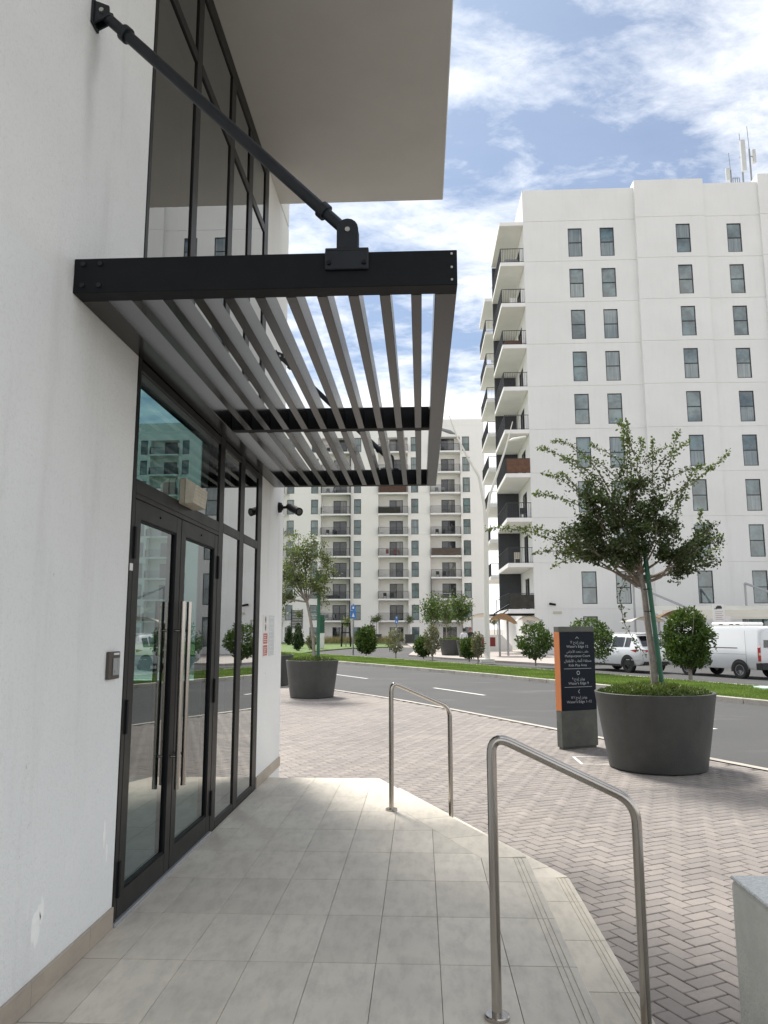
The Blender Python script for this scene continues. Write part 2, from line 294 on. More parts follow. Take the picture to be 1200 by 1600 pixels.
# ------------------------------------------------------------------ builders
class MB:
    def __init__(s): s.v = []; s.f = []; s.m = []
    def add(s, vs, fs, mi=0):
        b = len(s.v); s.v += [tuple(v) for v in vs]; s.f += [tuple(b+i for i in f) for f in fs]; s.m += [mi]*len(fs); return s
    def box(s, x0, x1, y0, y1, z0, z1, mi=0):
        return s.add([(x0,y0,z0),(x1,y0,z0),(x1,y1,z0),(x0,y1,z0),(x0,y0,z1),(x1,y0,z1),(x1,y1,z1),(x0,y1,z1)],
                     [(3,2,1,0),(4,5,6,7),(0,1,5,4),(1,2,6,5),(2,3,7,6),(3,0,4,7)], mi)
    def bbox(s, x0, x1, y0, y1, z0, z1, b=.01, mi=0):
        # box with chamfered edges
        vs = []; idx = {}
        xs = (x0, x1); ys = (y0, y1); zs = (z0, z1)
        for i in (0, 1):
            for j in (0, 1):
                for k in (0, 1):
                    c = [xs[i], ys[j], zs[k]]; sg = [1-2*i, 1-2*j, 1-2*k]
                    for a in range(3):
                        p = list(c)
                        for q in range(3):
                            if q != a: p[q] += sg[q]*b
                        idx[(i,j,k,a)] = len(vs); vs.append(p)
        F = []
        for a in range(3):
            o = [q for q in range(3) if q != a]
            for e in (0, 1):
                def key(u, w):
                    t = [0,0,0]; t[a] = e; t[o[0]] = u; t[o[1]] = w; return idx[(t[0],t[1],t[2],a)]
                # face inset: vertices pulled in on both other axes -> a marks axis NOT moved
                F.append([key(0,0), key(1,0), key(1,1), key(0,1)])
            for u in (0, 1):
                for w in (0, 1):
                    t0 = [0,0,0]; t0[o[0]] = u; t0[o[1]] = w; t1 = list(t0); t1[a] = 1
                    F.append([idx[(*t0, o[0])], idx[(*t1, o[0])], idx[(*t1, o[1])], idx[(*t0, o[1])]])
        for i in (0,1):
            for j in (0,1):
                for k in (0,1): F.append([idx[(i,j,k,0)], idx[(i,j,k,1)], idx[(i,j,k,2)]])
        cen = np.array([(x0+x1)/2, (y0+y1)/2, (z0+z1)/2]); V = np.array(vs)
        out = []
        for f in F:
            P = V[f]; nrm = np.cross(P[1]-P[0], P[2]-P[0])
            out.append(tuple(f) if np.dot(nrm, P.mean(0)-cen) > 0 else tuple(f[::-1]))
        return s.add(vs, out, mi)
    def prism(s, poly, z0, z1, mi=0, bottom=True):
        n = len(poly); a = sum(poly[i][0]*poly[(i+1)%n][1]-poly[(i+1)%n][0]*poly[i][1] for i in range(n))
        if a < 0: poly = poly[::-1]
        vs = [(p[0], p[1], z0) for p in poly]+[(p[0], p[1], z1) for p in poly]
        fs = [tuple(range(n, 2*n))]+[(i, (i+1)%n, n+(i+1)%n, n+i) for i in range(n)]
        if bottom: fs.append(tuple(range(n-1, -1, -1)))
        return s.add(vs, fs, mi)
    def tube(s, pts, r, n=12, mi=0, caps=True):
        P = [Vector(p) for p in pts]; rs = r if isinstance(r, (list, tuple)) else [r]*len(P)
        ref = None; vs = []; 
        for i, p in enumerate(P):
            t = (P[min(i+1, len(P)-1)]-P[max(i-1, 0)]).normalized()
            if ref is None: ref = Vector((0, 0, 1)) if abs(t.z) < .9 else Vector((1, 0, 0))
            a = (ref-t*ref.dot(t)).normalized(); b = t.cross(a); ref = a
            vs += [tuple(p+(a*math.cos(2*math.pi*k/n)+b*math.sin(2*math.pi*k/n))*rs[i]) for k in range(n)]
        fs = [(i*n+k, i*n+(k+1)%n, (i+1)*n+(k+1)%n, (i+1)*n+k) for i in range(len(P)-1) for k in range(n)]
        if caps: fs += [tuple(range(n-1, -1, -1)), tuple(range((len(P)-1)*n, len(P)*n))]
        return s.add(vs, fs, mi)
    def lathe(s, prof, c=(0, 0, 0), n=32, mi=0, sx=1, sy=1):
        vs = [(c[0]+r*sx*math.cos(2*math.pi*k/n), c[1]+r*sy*math.sin(2*math.pi*k/n), c[2]+z) for r, z in prof for k in range(n)]
        fs = [(i*n+k, i*n+(k+1)%n, (i+1)*n+(k+1)%n, (i+1)*n+k) for i in range(len(prof)-1) for k in range(n)]
        return s.add(vs, fs, mi)
    def mesh(s, name, mats, off=(0, 0, 0), smooth=False):
        me = bpy.data.meshes.new(name)
        V = np.array(s.v, float)-np.array(off); me.from_pydata(V.tolist(), [], s.f)
        for m in (mats if isinstance(mats, (list, tuple)) else [mats]): me.materials.append(m)
        if max(s.m, default=0) > 0: me.polygons.foreach_set('material_index', s.m)
        if smooth:
            me.polygons.foreach_set('use_smooth', [True]*len(me.polygons)); me.set_sharp_from_angle(angle=R(35))
        me.update(); return me

def worg(o):
    v = Vector((0, 0, 0))
    while o is not None: v += o.location; o = o.parent
    return v
def obj(name, mb, m, parent=None, smooth=False, **pr):
    o = bpy.data.objects.new(name, mb.mesh(name, m, worg(parent) if parent else (0, 0, 0), smooth))
    C.objects.link(o); o.parent = parent
    for k, v in pr.items(): o[k] = v
    return o
def inst(name, me, parent, loc, rz=0):
    o = bpy.data.objects.new(name, me); C.objects.link(o); o.parent = parent
    o.location = Vector(loc)-(worg(parent) if parent else Vector()); o.rotation_euler.z = rz; return o
def thing(name, label, cat, loc=(0, 0, 0), group=None, rz=0):
    o = bpy.data.objects.new(name, None); C.objects.link(o); o.location = loc; o.rotation_euler.z = rz
    o.empty_display_size = .1; o['label'] = label; o['category'] = cat
    if group: o['group'] = group
    return o
def tag(o, label, cat, group=None):
    o['label'] = label; o['category'] = cat
    if group: o['group'] = group
    return o
def copy_tree(o, parent=None, loc=None, rz=None, label=None):
    c = o.copy(); C.objects.link(c); c.parent = parent
    if loc is not None: c.location = loc
    if rz is not None: c.rotation_euler.z = rz
    if label: c['label'] = label
    for ch in list(o.children): copy_tree(ch, c)
    return c
def struct(name, mb, m, parent=None, smooth=False): return obj(name, mb, m, parent, smooth, kind='structure')
def npmesh(name, V, F, m, tint=None, smooth=False):
    me = bpy.data.meshes.new(name); nv = len(V); nf = len(F); k = F.shape[1]
    me.vertices.add(nv); me.vertices.foreach_set('co', np.asarray(V, np.float32).ravel())
    me.loops.add(nf*k); me.loops.foreach_set('vertex_index', np.asarray(F, np.int32).ravel())
    me.polygons.add(nf); me.polygons.foreach_set('loop_start', np.arange(0, nf*k, k, dtype=np.int32))
    me.update(calc_edges=True); me.validate()
    if tint is not None:
        a = me.attributes.new('tint', 'FLOAT', 'FACE'); a.data.foreach_set('value', np.asarray(tint, np.float32))
    me.materials.append(m)
    if smooth: me.polygons.foreach_set('use_smooth', [True]*nf)
    return me
def clip(poly, a, b, c):
    # keep a*x+b*y <= c
    o = []
    for i in range(len(poly)):
        p, q = poly[i], poly[(i+1) % len(poly)]; dp = a*p[0]+b*p[1]-c; dq = a*q[0]+b*q[1]-c
        if dp <= 0: o.append(p)
        if dp*dq < 0:
            t = dp/(dp-dq); o.append((p[0]+t*(q[0]-p[0]), p[1]+t*(q[1]-p[1])))
    return o
def area(p): return abs(sum(p[i][0]*p[(i+1)%len(p)][1]-p[(i+1)%len(p)][0]*p[i][1] for i in range(len(p))))/2
def relief(mb, us, zs, dep, mapf, edge=.3, mi=0):
    # a wall built as a grid of cells, each set back by its own depth (joints, reveals); None = nothing there
    us = sorted(set(round(u, 4) for u in us)); zs = sorted(set(round(z, 4) for z in zs))
    D = [[dep((us[i]+us[i+1])/2, (zs[j]+zs[j+1])/2) for j in range(len(zs)-1)] for i in range(len(us)-1)]
    nu, nz_ = len(us)-1, len(zs)-1
    g = lambda i, j: D[i][j] if 0 <= i < nu and 0 <= j < nz_ else None
    for i in range(nu):
        for j in range(nz_):
            d = D[i][j]
            if d is None: continue
            u0, u1, z0, z1 = us[i], us[i+1], zs[j], zs[j+1]
            mb.add([mapf(u0,z0,d), mapf(u1,z0,d), mapf(u1,z1,d), mapf(u0,z1,d)], [(0,1,2,3)], mi)
            for (a, b, ni, nj) in (((u0,z0),(u1,z0),i,j-1), ((u1,z0),(u1,z1),i+1,j), ((u1,z1),(u0,z1),i,j+1), ((u0,z1),(u0,z0),i-1,j)):
                e = g(ni, nj); e = edge if e is None else e
                if e > d+1e-6: mb.add([mapf(*a,d), mapf(*a,e), mapf(*b,e), mapf(*b,d)], [(0,1,2,3)], mi)
# ------------------------------------------------------------------ ground, road, verge
G = -.30
nx, ny, tx, ty = .891, .454, -.454, .891                 # across and along the street
def st(off, t): return (off*nx+t*tx, off*ny+t*ty)
def bendn(t): return -.012*max(0, t-16)**2 if t < 30 else -2.35-.34*(t-30)
def bendf(t): return -.0032*max(0, t-20)**2
mb = MB(); mb.box(-900, 900, -300, 1500, G-.6, G-.06); struct('ground', mb, MT['ground'])
def strip(name, o0, o1, ts, z, m, f0, f1, thick=.03, parent=None, kind=True):
    mb = MB()
    for a, b in zip(ts[:-1], ts[1:]):
        p = [st(o0+f0(a), a), st(o1+f1(a), a), st(o1+f1(b), b), st(o0+f0(b), b)]
        mb.add([(q[0], q[1], z) for q in p], [(0, 1, 2, 3)])
    return struct(name, mb, m, parent) if kind else obj(name, mb, m, parent)
T = [-60, -30, -10, 0, 6, 10, 14, 16]+list(range(18, 62, 2))
road = strip('road', 8.9, 16.0, T, G-.012, MT['asphalt'], bendn, bendf)
strip('edge_strip', 8.76, 8.9, T, G+.002, MT['kerb'], bendn, bendn)
Z0 = lambda t: 0
strip('service_road', 20.0, 34, [-60, -10, 10, 24, 30, 36, 44, 52, 60, 90], G-.016, MT['asphalt'], lambda t: bendf(t)*.6, Z0)
for k in range(-3, 8):                                                       # dashed lane line
    t0 = 10.72+8*k; seg = [t0+.75*i for i in range(5)]
    if k in (0, 1, 2, 3, -1): strip('lane_line', 11.45, 11.57, seg, G-.006, MT['paint'], lambda t: bendf(t)*.9, lambda t: bendf(t)*.9, parent=road, kind=False)
# kerb stones round the verge
kt = [8+1.0*i for i in range(34)]
kerb = bpy.data.objects.new('kerb', None); C.objects.link(kerb); kerb['kind'] = 'structure'
ksm = MB(); ksm.bbox(-.49, .49, 0, .15, -.10, .12, .012); kme = ksm.mesh('kerb_stone', MT['kerb'])
for side, (o0, ff) in enumerate(((16.0, bendf), (20.0, lambda t: bendf(t)*.6))):
    for t in kt:
        a = Vector(st(o0+ff(t)-(0 if side == 0 else .15), t)); b = Vector(st(o0+ff(t+1)-(0 if side == 0 else .15), t+1)); m_ = (a+b)/2; d = b-a
        ang = math.atan2(d.y, d.x)
        inst('kerb_stone', kme, kerb, (m_.x+(nx*.15 if 1 else 0), m_.y+ny*.15, G+random.uniform(-.004, .004)), ang)
mbk = MB()
for a, b in [(-40, -20), (-20, -2), (-2, 8), (42, 48), (48, 54), (54, 58)]:
    for o0, ff in ((16.0, bendf), (19.85, lambda t: bendf(t)*.6)):
        p = [st(o0+ff(a), a), st(o0+.15+ff(a), a), st(o0+.15+ff(b), b), st(o0+ff(b), b)]; mbk.prism(p, G-.1, G+.12)
obj('kerb_run', mbk, MT['kerb'], kerb)
ZV = G+.10
strip('verge', 16.14, 19.86, [-40, -10, 6, 14, 20, 24, 28, 32, 36, 40, 44, 48, 52, 58], ZV, MT['grass'], bendf, lambda t: bendf(t)*.6)
lawn = MB(); lawn.prism([(-60, 50), (-9.9, 52.5), (-9.0, 55), (-8.3, 63), (-6.7, 71), (-3.4, 76), (-2.4, 88), (-3.5, 99.5), (-60, 102.5)], G-.1, ZV-.02)
struct('lawn', lawn, MT['grass'])
sw = MB(); sw.prism([st(23.5, 31.5), st(60, 31.5), st(120, 60), st(90, 150), (-2, 103.9), (-1.5, 88), (-.4, 66), st(23.0, 47), st(22.7, 42)], G-.1, G+.10)
struct('sidewalk', sw, MT['pavefar'])
sw = MB(); sw.prism([(-60, 102.6), (-2.05, 99.6), (-2.05, 112), (-60, 112)], G-.1, G+.09); struct('footpath', sw, MT['pavefar'])
sw = MB(); sw.prism([st(31, 31.3), st(31, -10), st(80, -10), st(80, 31.3)], G-.1, G+.10); struct('parking_island', sw, MT['pavefar'])

# herringbone paving: single pavers near the lens, one mass beyond
DN = (.921, .388)                                        # outward normal of the platform's oblique side
def infoot(x, y, g=.02):
    return x < .99+g and x > -1.7 and y < 8.55 and .921*x+.388*y < 3.08+g
paving = MB(); pg = [st(8.76+bendn(t), t) for t in (-14, 0, 10, 16, 20, 24, 28, 32, 40)]+[(-40, 40), (-40, 8.9), (-1.7, 8.9), (-1.7, -6)]
paving.add([(x, y, G-.012) for x, y in pg], [tuple(range(len(pg)))]); pav = struct('paving', paving, MT['sand'])
pf = MB(); q = [st(8.76+bendn(t), t) for t in (24.0, 28, 32, 40)]+[(-40, 40), (-40, 13.7), st(-4, 24.0)]
pf.add([(x, y, G-.002) for x, y in q], [tuple(range(len(q)))]); obj('distant_paving', pf, MT['pavefar'], pav)
cand = []
cs = .1
for i in range(-60, 90):
    for j in range(-70, 241):
        k = (i-j) % 4
        if k == 0: c = (i*cs+.1, j*cs+.05); h = 1
        elif k == 3: c = (i*cs+.05, j*cs+.1); h = 0
        else: continue
        off, t = c
        if off > 8.66+bendn(t): continue
        x, y = st(off, t)
        if y < -1.2 or (x < -1.5 and y < 8.95) or x > 9 or infoot(x, y): continue
        if x < -14: continue
        cand.append((x, y, h))
def px(x, y, z):
    v = Vector((x, y, z-CH)); d = v.dot(fwd)
    if d < .5: return None
    return (600+1198*v.dot(r2)/d, 800-1198*v.dot(u2)/d, d)
near = []
for c in cand:
    p = px(c[0], c[1], G)
    if p and -10 < p[0] < 1215 and 900 < p[1] < 1615 and not (c[0] > 1.28 and c[1] < 3.46): near.append((p[2], c))
near.sort(key=lambda a: a[0]); single = set(c for _, c in near[:300])
angS = math.atan2(ny, nx)
bm0 = MB(); bm0.bbox(-.0965, .0965, -.0465, .0465, -.03, 0, .004); bme = bm0.mesh('brick', MT['brick'])
for c in single: inst('brick', bme, pav, (c[0], c[1], G+random.uniform(-.0015, .0015)), angS+(0 if c[2] else math.pi/2)+random.uniform(-.012, .012))
rest = [c for c in cand if c not in single]
V = []; tint = []
for c in rest:
    a = angS+(0 if c[2] else math.pi/2)+random.uniform(-.012, .012); ca, sa = math.cos(a), math.sin(a); z = G+random.uniform(-.0015, .0015)
    for zz, ins in ((z-.014, 0), (z-.004, 0), (z, .004)):
        for u, w in ((-1, -1), (1, -1), (1, 1), (-1, 1)):
            lu, lw = u*(.0965-ins), w*(.0465-ins); V.append((c[0]+lu*ca-lw*sa, c[1]+lu*sa+lw*ca, zz))
F = []
base = np.array([(8,9,10,11)]+[(b+i, b+(i+1)%4, b+4+(i+1)%4, b+4+i) for b in (0, 4) for i in range(4)])
nb = len(rest); F = (base[None]+12*np.arange(nb)[:, None, None]).reshape(-1, 4)
tint = np.repeat(rng.random(nb), 9)
o = bpy.data.objects.new('bricks', npmesh('bricks', np.array(V), F, MT['bricks'], tint)); C.objects.link(o); o.parent = pav; o['kind'] = 'stuff'
# pale square outline painting light reflected on the ground near the sign
mb = MB(); 
for r0, r1 in ((0, 1),):
    for a, b in (((2.15, 10.9), (2.75, 10.9)), ((2.15, 11.5), (2.75, 11.5))): mb.box(a[0], b[0], a[1]-.02, a[1]+.02, G+.001, G+.004)
    mb.box(2.15, 2.19, 10.92, 11.48, G+.001, G+.004); mb.box(2.71, 2.75, 10.92, 11.48, G+.001, G+.004)
o = obj('painted_reflection_outline', mb, MT['paint'], pav)

# ------------------------------------------------------------------ tiled platform and tread
plat = MB(); plat.prism([(-1.62, -2), (.688, -2), (.688, 5.50), (-.445, 8.188), (-1.62, 8.188)], G-.05, -.014)
plat_o = struct('platform', plat, MT['grout'])
tr = MB(); tr.prism([(.69, -2), (.978, -2), (.978, 5.585), (-.24, 8.488), (-1.62, 8.488), (-1.62, 8.189), (-.444, 8.189), (.69, 5.501)], G-.05, -.164)
tr_o = struct('step', tr, MT['grout'])
J = .0018
def tile(poly, z, parent, m, name='tile'):
    if len(poly) < 3 or area(poly) < .0006: return
    cx_ = sum(p[0] for p in poly)/len(poly); cy_ = sum(p[1] for p in poly)/len(poly)
    ins = []
    n = len(poly)
    a = sum(poly[i][0]*poly[(i+1)%n][1]-poly[(i+1)%n][0]*poly[i][1] for i in range(n))
    P = list(poly)
    if a < 0: P = P[::-1]
    def inset(P, d):
        Q = [p for p in P]
        for i in range(len(P)):
            p, q = P[i], P[(i+1) % len(P)]; ex, ey = q[0]-p[0], q[1]-p[1]; l = math.hypot(ex, ey)
            if l < 1e-6: continue
            a_, b_ = ey/l, -ex/l; d2 = d*(.65+1.0*abs(b_)**2); Q = clip(Q, a_, b_, a_*p[0]+b_*p[1]-d2)
        return Q
    Q0 = inset(P, J); Q1 = inset(P, J+.002)
    if len(Q0) < 3 or len(Q1) < 3: return
    mb = MB(); dz = random.uniform(-.0006, .0006)
    mb.prism(Q0, z-.013, z-.0015+dz, bottom=False); 
    # arris: a slim bevel ring when the outlines match
    if len(Q0) == len(Q1):
        k = len(Q0); mb.f = mb.f[1:]; mb.m = mb.m[1:]
        b = len(mb.v); mb.v += [(p[0], p[1], z+dz) for p in Q1]; top0 = b-k
        mb.f += [tuple(range(b, b+k))]+[(top0+i, top0+(i+1)%k, b+(i+1)%k, b+i) for i in range(k)]; mb.m += [0]*(k+1)
    o = obj(name, mb, m, parent); return o
rows = [3.20-.59*k for k in range(9, 0, -1)]+[3.20, 3.79, 4.38, 4.97, 5.56, 6.15, 6.74, 7.30, 7.88]
rows = [r for r in rows if r > -2.1]
cols = [-1.60, -1.41, -1.11, -.81, -.51, -.22, .075, .39]
for y0, y1 in zip(rows[:-1], rows[1:]):
    for x0, x1 in zip(cols[:-1], cols[1:]):
        tile(clip([(x0, y0), (x1, y0), (x1, y1), (x0, y1)], *DN, 2.478), 0, plat_o, MT['tile'])
def grooved(x0, x1, y0, y1, z, gx, parent, m):
    xs = [x0+J]; 
    prof = [(x0+J, 0)]
    for g in gx: prof += [(g-.0035, 0), (g-.002, -.005), (g+.002, -.005), (g+.0035, 0)]
    prof += [(x1-.006, 0), (x1-.001, -.004)]
    prof = [(p[0], z+p[1]) for p in prof]
    mb = MB(); n = len(prof); low = z-.02 if parent is plat_o else z-.02
    vs = [(p[0], y0+J*1.6, p[1]) for p in prof]+[(p[0], y1-J*1.6, p[1]) for p in prof]
    mb.add(vs, [(i, i+1, n+i+1, n+i) for i in range(n-1)])
    P2 = [(x0+J, low)]+[p for p in prof]+[(x1-.001, low)]
    k = len(P2); mb.add([(p[0], y0+J, p[1]) for p in P2]+[(p[0], y1-J, p[1]) for p in P2], [tuple(range(k-1, -1, -1)), tuple(range(k, 2*k)), (k-2, k-1, 2*k-1, 2*k-2), (0, 1, k+1, k)])
    obj('tile', mb, m, parent)
for y0, y1 in zip(rows[:-1], rows[1:]):
    if y0 < 5: grooved(.39, .70, y0, min(y1, 5.47), 0, (.605, .632, .659), plat_o, MT['tile'])
# oblique border strips
def opt(off, s): return (DN[0]*off-DN[1]*s, DN[1]*off+DN[0]*s)         # point at normal offset off, s along the oblique side
def oquads(o0, o1, z, parent, m, ylo, yhi, miter_lo, miter_hi, ph=0):
    for k in range(-2, 20):
        s0, s1 = 3.6+.6*k+ph, 3.6+.6*(k+1)+ph
        p = [opt(o0, s0), opt(o1, s0), opt(o1, s1), opt(o0, s1)]
        p = clip(p, *miter_lo) if p else p
        p = clip(p, *miter_hi) if p else p
        tile(p, z, parent, m)
def half(p, q, keep):
    a, b = q[1]-p[1], -(q[0]-p[0]); c = a*p[0]+b*p[1]
    return (a, b, c) if a*keep[0]+b*keep[1] <= c else (-a, -b, -c)
mlo = half((.39, 5.46), (.70, 5.50), (0, 6.5)); mhi = half((-.64, 7.88), (-.436, 8.2), (0, 6.5))
oquads(2.478, 2.78, 0, plat_o, MT['tread'], 0, 0, mlo, mhi)
for k in range(-6, 1):
    x0, x1 = -.50+.3*k*1.0, -.20+.3*k
    p = [(max(x0, -1.6), 7.88), (x1, 7.88), (x1, 8.2), (max(x0, -1.6), 8.2)]
    if x1 <= -1.6: continue
    m2 = half((-.64, 7.88), (-.436, 8.2), (-1, 8)); tile(clip(p, *m2), 0, plat_o, MT['tread'])
# tread (second step)
tys = [-1.5, -.9, -.3, .3, .9, 1.5, 2.1, 2.7, 3.3, 3.9, 4.5, 5.1, 5.56]
for y0, y1 in zip(tys[:-1], tys[1:]): grooved(.692, .99, y0, y1, -.15, (.905, .930, .955), tr_o, MT['tread'])
mlo = half((.69, 5.50), (.99, 5.588), (0, 6.5)); mhi = half((-.436, 8.2), (-.237, 8.5), (0, 6.5))
oquads(2.782, 3.08, -.15, tr_o, MT['tread'], 0, 0, mlo, mhi, .2)
for k in range(-6, 1):
    x0, x1 = -.4+.6*(k-1)*.5, -.4+.6*k*.5+.0
    p = [(max(x0, -1.6), 8.2), (x1, 8.2), (x1, 8.5), (max(x0, -1.6), 8.5)]
    if x1 <= -1.6: continue
    tile(clip(p, *half((-.436, 8.2), (-.237, 8.5), (-1, 8.3))), -.15, tr_o, MT['tread'])
rs = MB()                                                      # riser tiles, faces just proud of the core
for a, b in zip(tys[:-1], tys[1:]):
    rs.box(.689, .6905, a+J, b-J, -.149, -.022); rs.box(.979, .9885, a+J, b-J, G-.01, -.172)
obj('riser_tiles', rs, MT['tread'], tr_o)

# ------------------------------------------------------------------ entrance building
XW = -1.605
eb = thing('apartment_building', 'white rendered building at the left with dark framed glazed entrance and deep overhang', 'building', (-1.605, 6, G))
mb = MB()
mb.box(-1.86, XW, -4, 4.145, G, 6.45)
mb.box(-1.86, XW, 7.62, 8.88, -.02, 6.45)
mb.box(-1.84, XW-.0005, 7.64, 8.88, G, -.021)
mb.box(-1.86, XW, 8.3, 8.88, 6.485, 22); mb.box(-1.86, XW-.012, 8.3, 8.87, 6.451, 6.484)
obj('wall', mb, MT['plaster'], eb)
mb = MB(); mb.bbox(-9, .30, -4, 8.299, 6.452, 14, .008)
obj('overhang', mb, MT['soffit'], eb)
mb = MB(); mb.box(-9, -1.861, 8.68, 8.86, 5.3, 6.45); mb.box(-9, -4.2, 8.68, 8.86, G, 5.3); mb.box(-2.55, -1.861, 8.68, 8.86, G, 5.3); mb.box(-4.2, -2.55, 8.68, 8.86, G, .95)
mb.box(-9, -8.8, -4, 8.68, G, 6.45); mb.box(-9, -1.861, 8.3, 8.86, 6.453, 14)
obj('end_wall', mb, MT['plaster'], eb)
mb = MB(); mb.box(-8.8, -1.62, -4, 8.68, -.04, -.004); obj('lobby_floor', mb, MT['lobbyfloor'], eb)
mb = MB(); mb.box(-5.6, -5.4, -4, 8.68, 0, 6.44); mb.box(-5.4, -1.861, 2.9, 3.0, 0, 6.44); mb.box(-5.4, -1.861, 3.0, 8.68, 5.31, 5.4); obj('lobby_wall', mb, MT['ceiling'], eb)
# skirting tiles along the wall base
sk = MB()
def skirt(y0, y1):
    m_ = MB(); m_.bbox(XW, XW+.013, y0+.001, y1-.001, .001, .105, .002); obj('skirting_tile', m_, MT['skirt'], eb)
for y0, y1 in ((-2, -1.4), (-1.4, -.8), (-.8, -.2), (-.2, .4), (.4, 1.0), (1.0, 1.6), (1.6, 2.2), (2.2, 2.8), (2.8, 3.3), (3.3, 3.86), (3.86, 4.143), (7.625, 8.2), (8.2, 8.88)): skirt(y0, y1)
for k, (yc, zc_, w_, h_) in enumerate(((3.33, .30, .035, .16), (3.37, .35, .02, .10), (4.0, .50, .012, .14), (4.04, .40, .012, .10))):
    pts_ = [(yc+w_*(.7+.5*random.random())*math.cos(a), zc_+h_*.5*(.6+.6*random.random())*math.sin(a)) for a in [i*math.pi/8 for i in range(16)]]
    m_ = MB(); m_.add([(XW+.0012, p[0], p[1]) for p in pts_], [tuple(range(16))]); m_.add([(XW+.0001, yc+(p[0]-yc)*1.1, zc_+(p[1]-zc_)*1.1) for p in pts_]+[(XW+.0012, p[0], p[1]) for p in pts_], [(i, (i+1) % 16, 16+(i+1) % 16, 16+i) for i in range(16)])
    obj('filler_smear', m_, MT['filler'], eb)
# curtain wall: mullions, transoms, panes
FX0, FX1 = -1.70, -1.600
def bar(name, y0, y1, z0, z1, x0=FX0, x1=FX1, par=None, m='frame'):
    b = MB(); b.bbox(x0, x1, y0, y1, z0, z1, .003); return obj(name, b, MT[m], par or eb)
bar('jamb', 4.147, 4.195, 0, 6.447); bar('jamb', 7.44, 7.618, 0, 6.447, x0=-1.72)
# narrow shadow gap beside the right jamb is left by the chamfers
MUL = [(5.99, 6.13), (6.70, 6.86)]
for y0, y1 in MUL: bar('mullion', y0, y1, 0.0, 6.30)
bar('mullion', 5.0, 5.12, 3.24, 6.30)
bar('transom', 4.197, 5.988, 2.285, 2.365); bar('transom', 6.132, 6.698, 2.30, 2.375); bar('transom', 6.862, 7.438, 2.30, 2.375)
bar('transom', 4.197, 5.988, 3.0, 3.06)
bar('bottom_rail', 6.132, 6.698, 0.002, .062); bar('bottom_rail', 6.862, 7.438, 0.002, .062)
bar('transom', 6.132, 6.698, 3.0, 3.06); bar('transom', 6.862, 7.438, 3.0, 3.06)
for y0, y1 in ((4.197, 4.998), (5.122, 5.988), (6.132, 6.698), (6.862, 7.438)):
    bar('transom', y0, y1, 5.63, 5.72)
bar('head_rail', 4.197, 7.438, 6.302, 6.448)
bar('threshold', 4.147, 5.988, -.012, .018, x0=-1.72, x1=-1.585, m='steelgrey')
def pane(y0, y1, z0, z1, m='glass', x=-1.612, par=None):
    b = MB(); b.box(x-.012, x, y0, y1, z0, z1); return obj('glass_pane', b, MT[m], par or eb)
for y0, y1, z0, z1, m in ((4.197, 5.988, 2.367, 2.998, 'glass'), (6.132, 6.698, .064, 2.298, 'glassside'), (6.862, 7.438, .064, 2.298, 'glassside'),
                          (6.132, 6.698, 2.377, 2.998, 'glassside'), (6.862, 7.438, 2.377, 2.998, 'glassside')): pane(y0, y1, z0, z1, m)
for y0, y1 in ((4.197, 4.998), (5.122, 5.988), (6.132, 6.698), (6.862, 7.438)):
    pane(y0, y1, 3.062, 5.628, 'glassup'); pane(y0, y1, 5.722, 6.30, 'glassup')
bb = MB(); bb.box(-1.80, -1.72, 4.15, 7.6, 3.061, 6.44); obj('backing_panel', bb, mat('void_lining', (.03, .03, .03), .9), eb)
# doors
def door(y0, y1, hinge_left, lab):
    d = MB(); st_ = .095; zt = 2.25; zb = .02
    d.bbox(-1.665, -1.602, y0, y0+st_, zb, zt, .003); d.bbox(-1.665, -1.602, y1-st_, y1, zb, zt, .003)
    d.box(-1.665, -1.603, y0+st_, y1-st_, zb, .145); d.box(-1.665, -1.603, y0+st_, y1-st_, 2.145, zt)
    D = obj('door', d, MT['frame'], eb); D['label'] = lab
    p = MB(); p.box(-1.632, -1.621, y0+st_-.005, y1-st_+.005, .14, 2.15); obj('glass_pane', p, MT['glass'], D)
    g = MB()
    for a, b, c, e in ((y0+st_, y0+st_+.012, .145, 2.145), (y1-st_-.012, y1-st_, .145, 2.145)): g.box(-1.6205, -1.609, a, b, c, e)
    g.box(-1.6205, -1.609, y0+st_+.012, y1-st_-.012, .145, .158); g.box(-1.6205, -1.609, y0+st_+.012, y1-st_-.012, 2.132, 2.145)
    obj('glazing_bead', g, MT['blackmetal'], D)
    hy = (y1-.06) if hinge_left else (y0+.06)
    h = MB()
    for sx in (1, -1):
        X = -1.635+sx*.085
        h.tube([(X, hy, .52), (X, hy, 1.70)], .0165, 20)
        for z in (.72, 1.51): h.tube([(-1.635+sx*.03, hy, z), (X, hy, z)], .009, 12)
    obj('handle', h, MT['steel'], D, True)
    yy = y0-.004 if hinge_left else y1+.004
    for z in (.22, 1.05, 2.0):
        hg = MB(); hg.bbox(-1.606, -1.588, yy-.013, yy+.013, z-.09, z+.09, .003); obj('hinge', hg, MT['blackmetal'], D)
    s_ = MB(); s_.tube([(-1.604, (y0+y1)/2+.0, 2.2), (-1.598, (y0+y1)/2, 2.2)], .007, 12); obj('stop_screw', s_, MT['blackmetal'], D)
    return D
bar('door_head', 4.197, 5.988, 2.256, 2.283)
door(4.205, 5.045, True, 'left door leaf, nearer the camera'); door(5.055, 5.985, False, 'right door leaf')
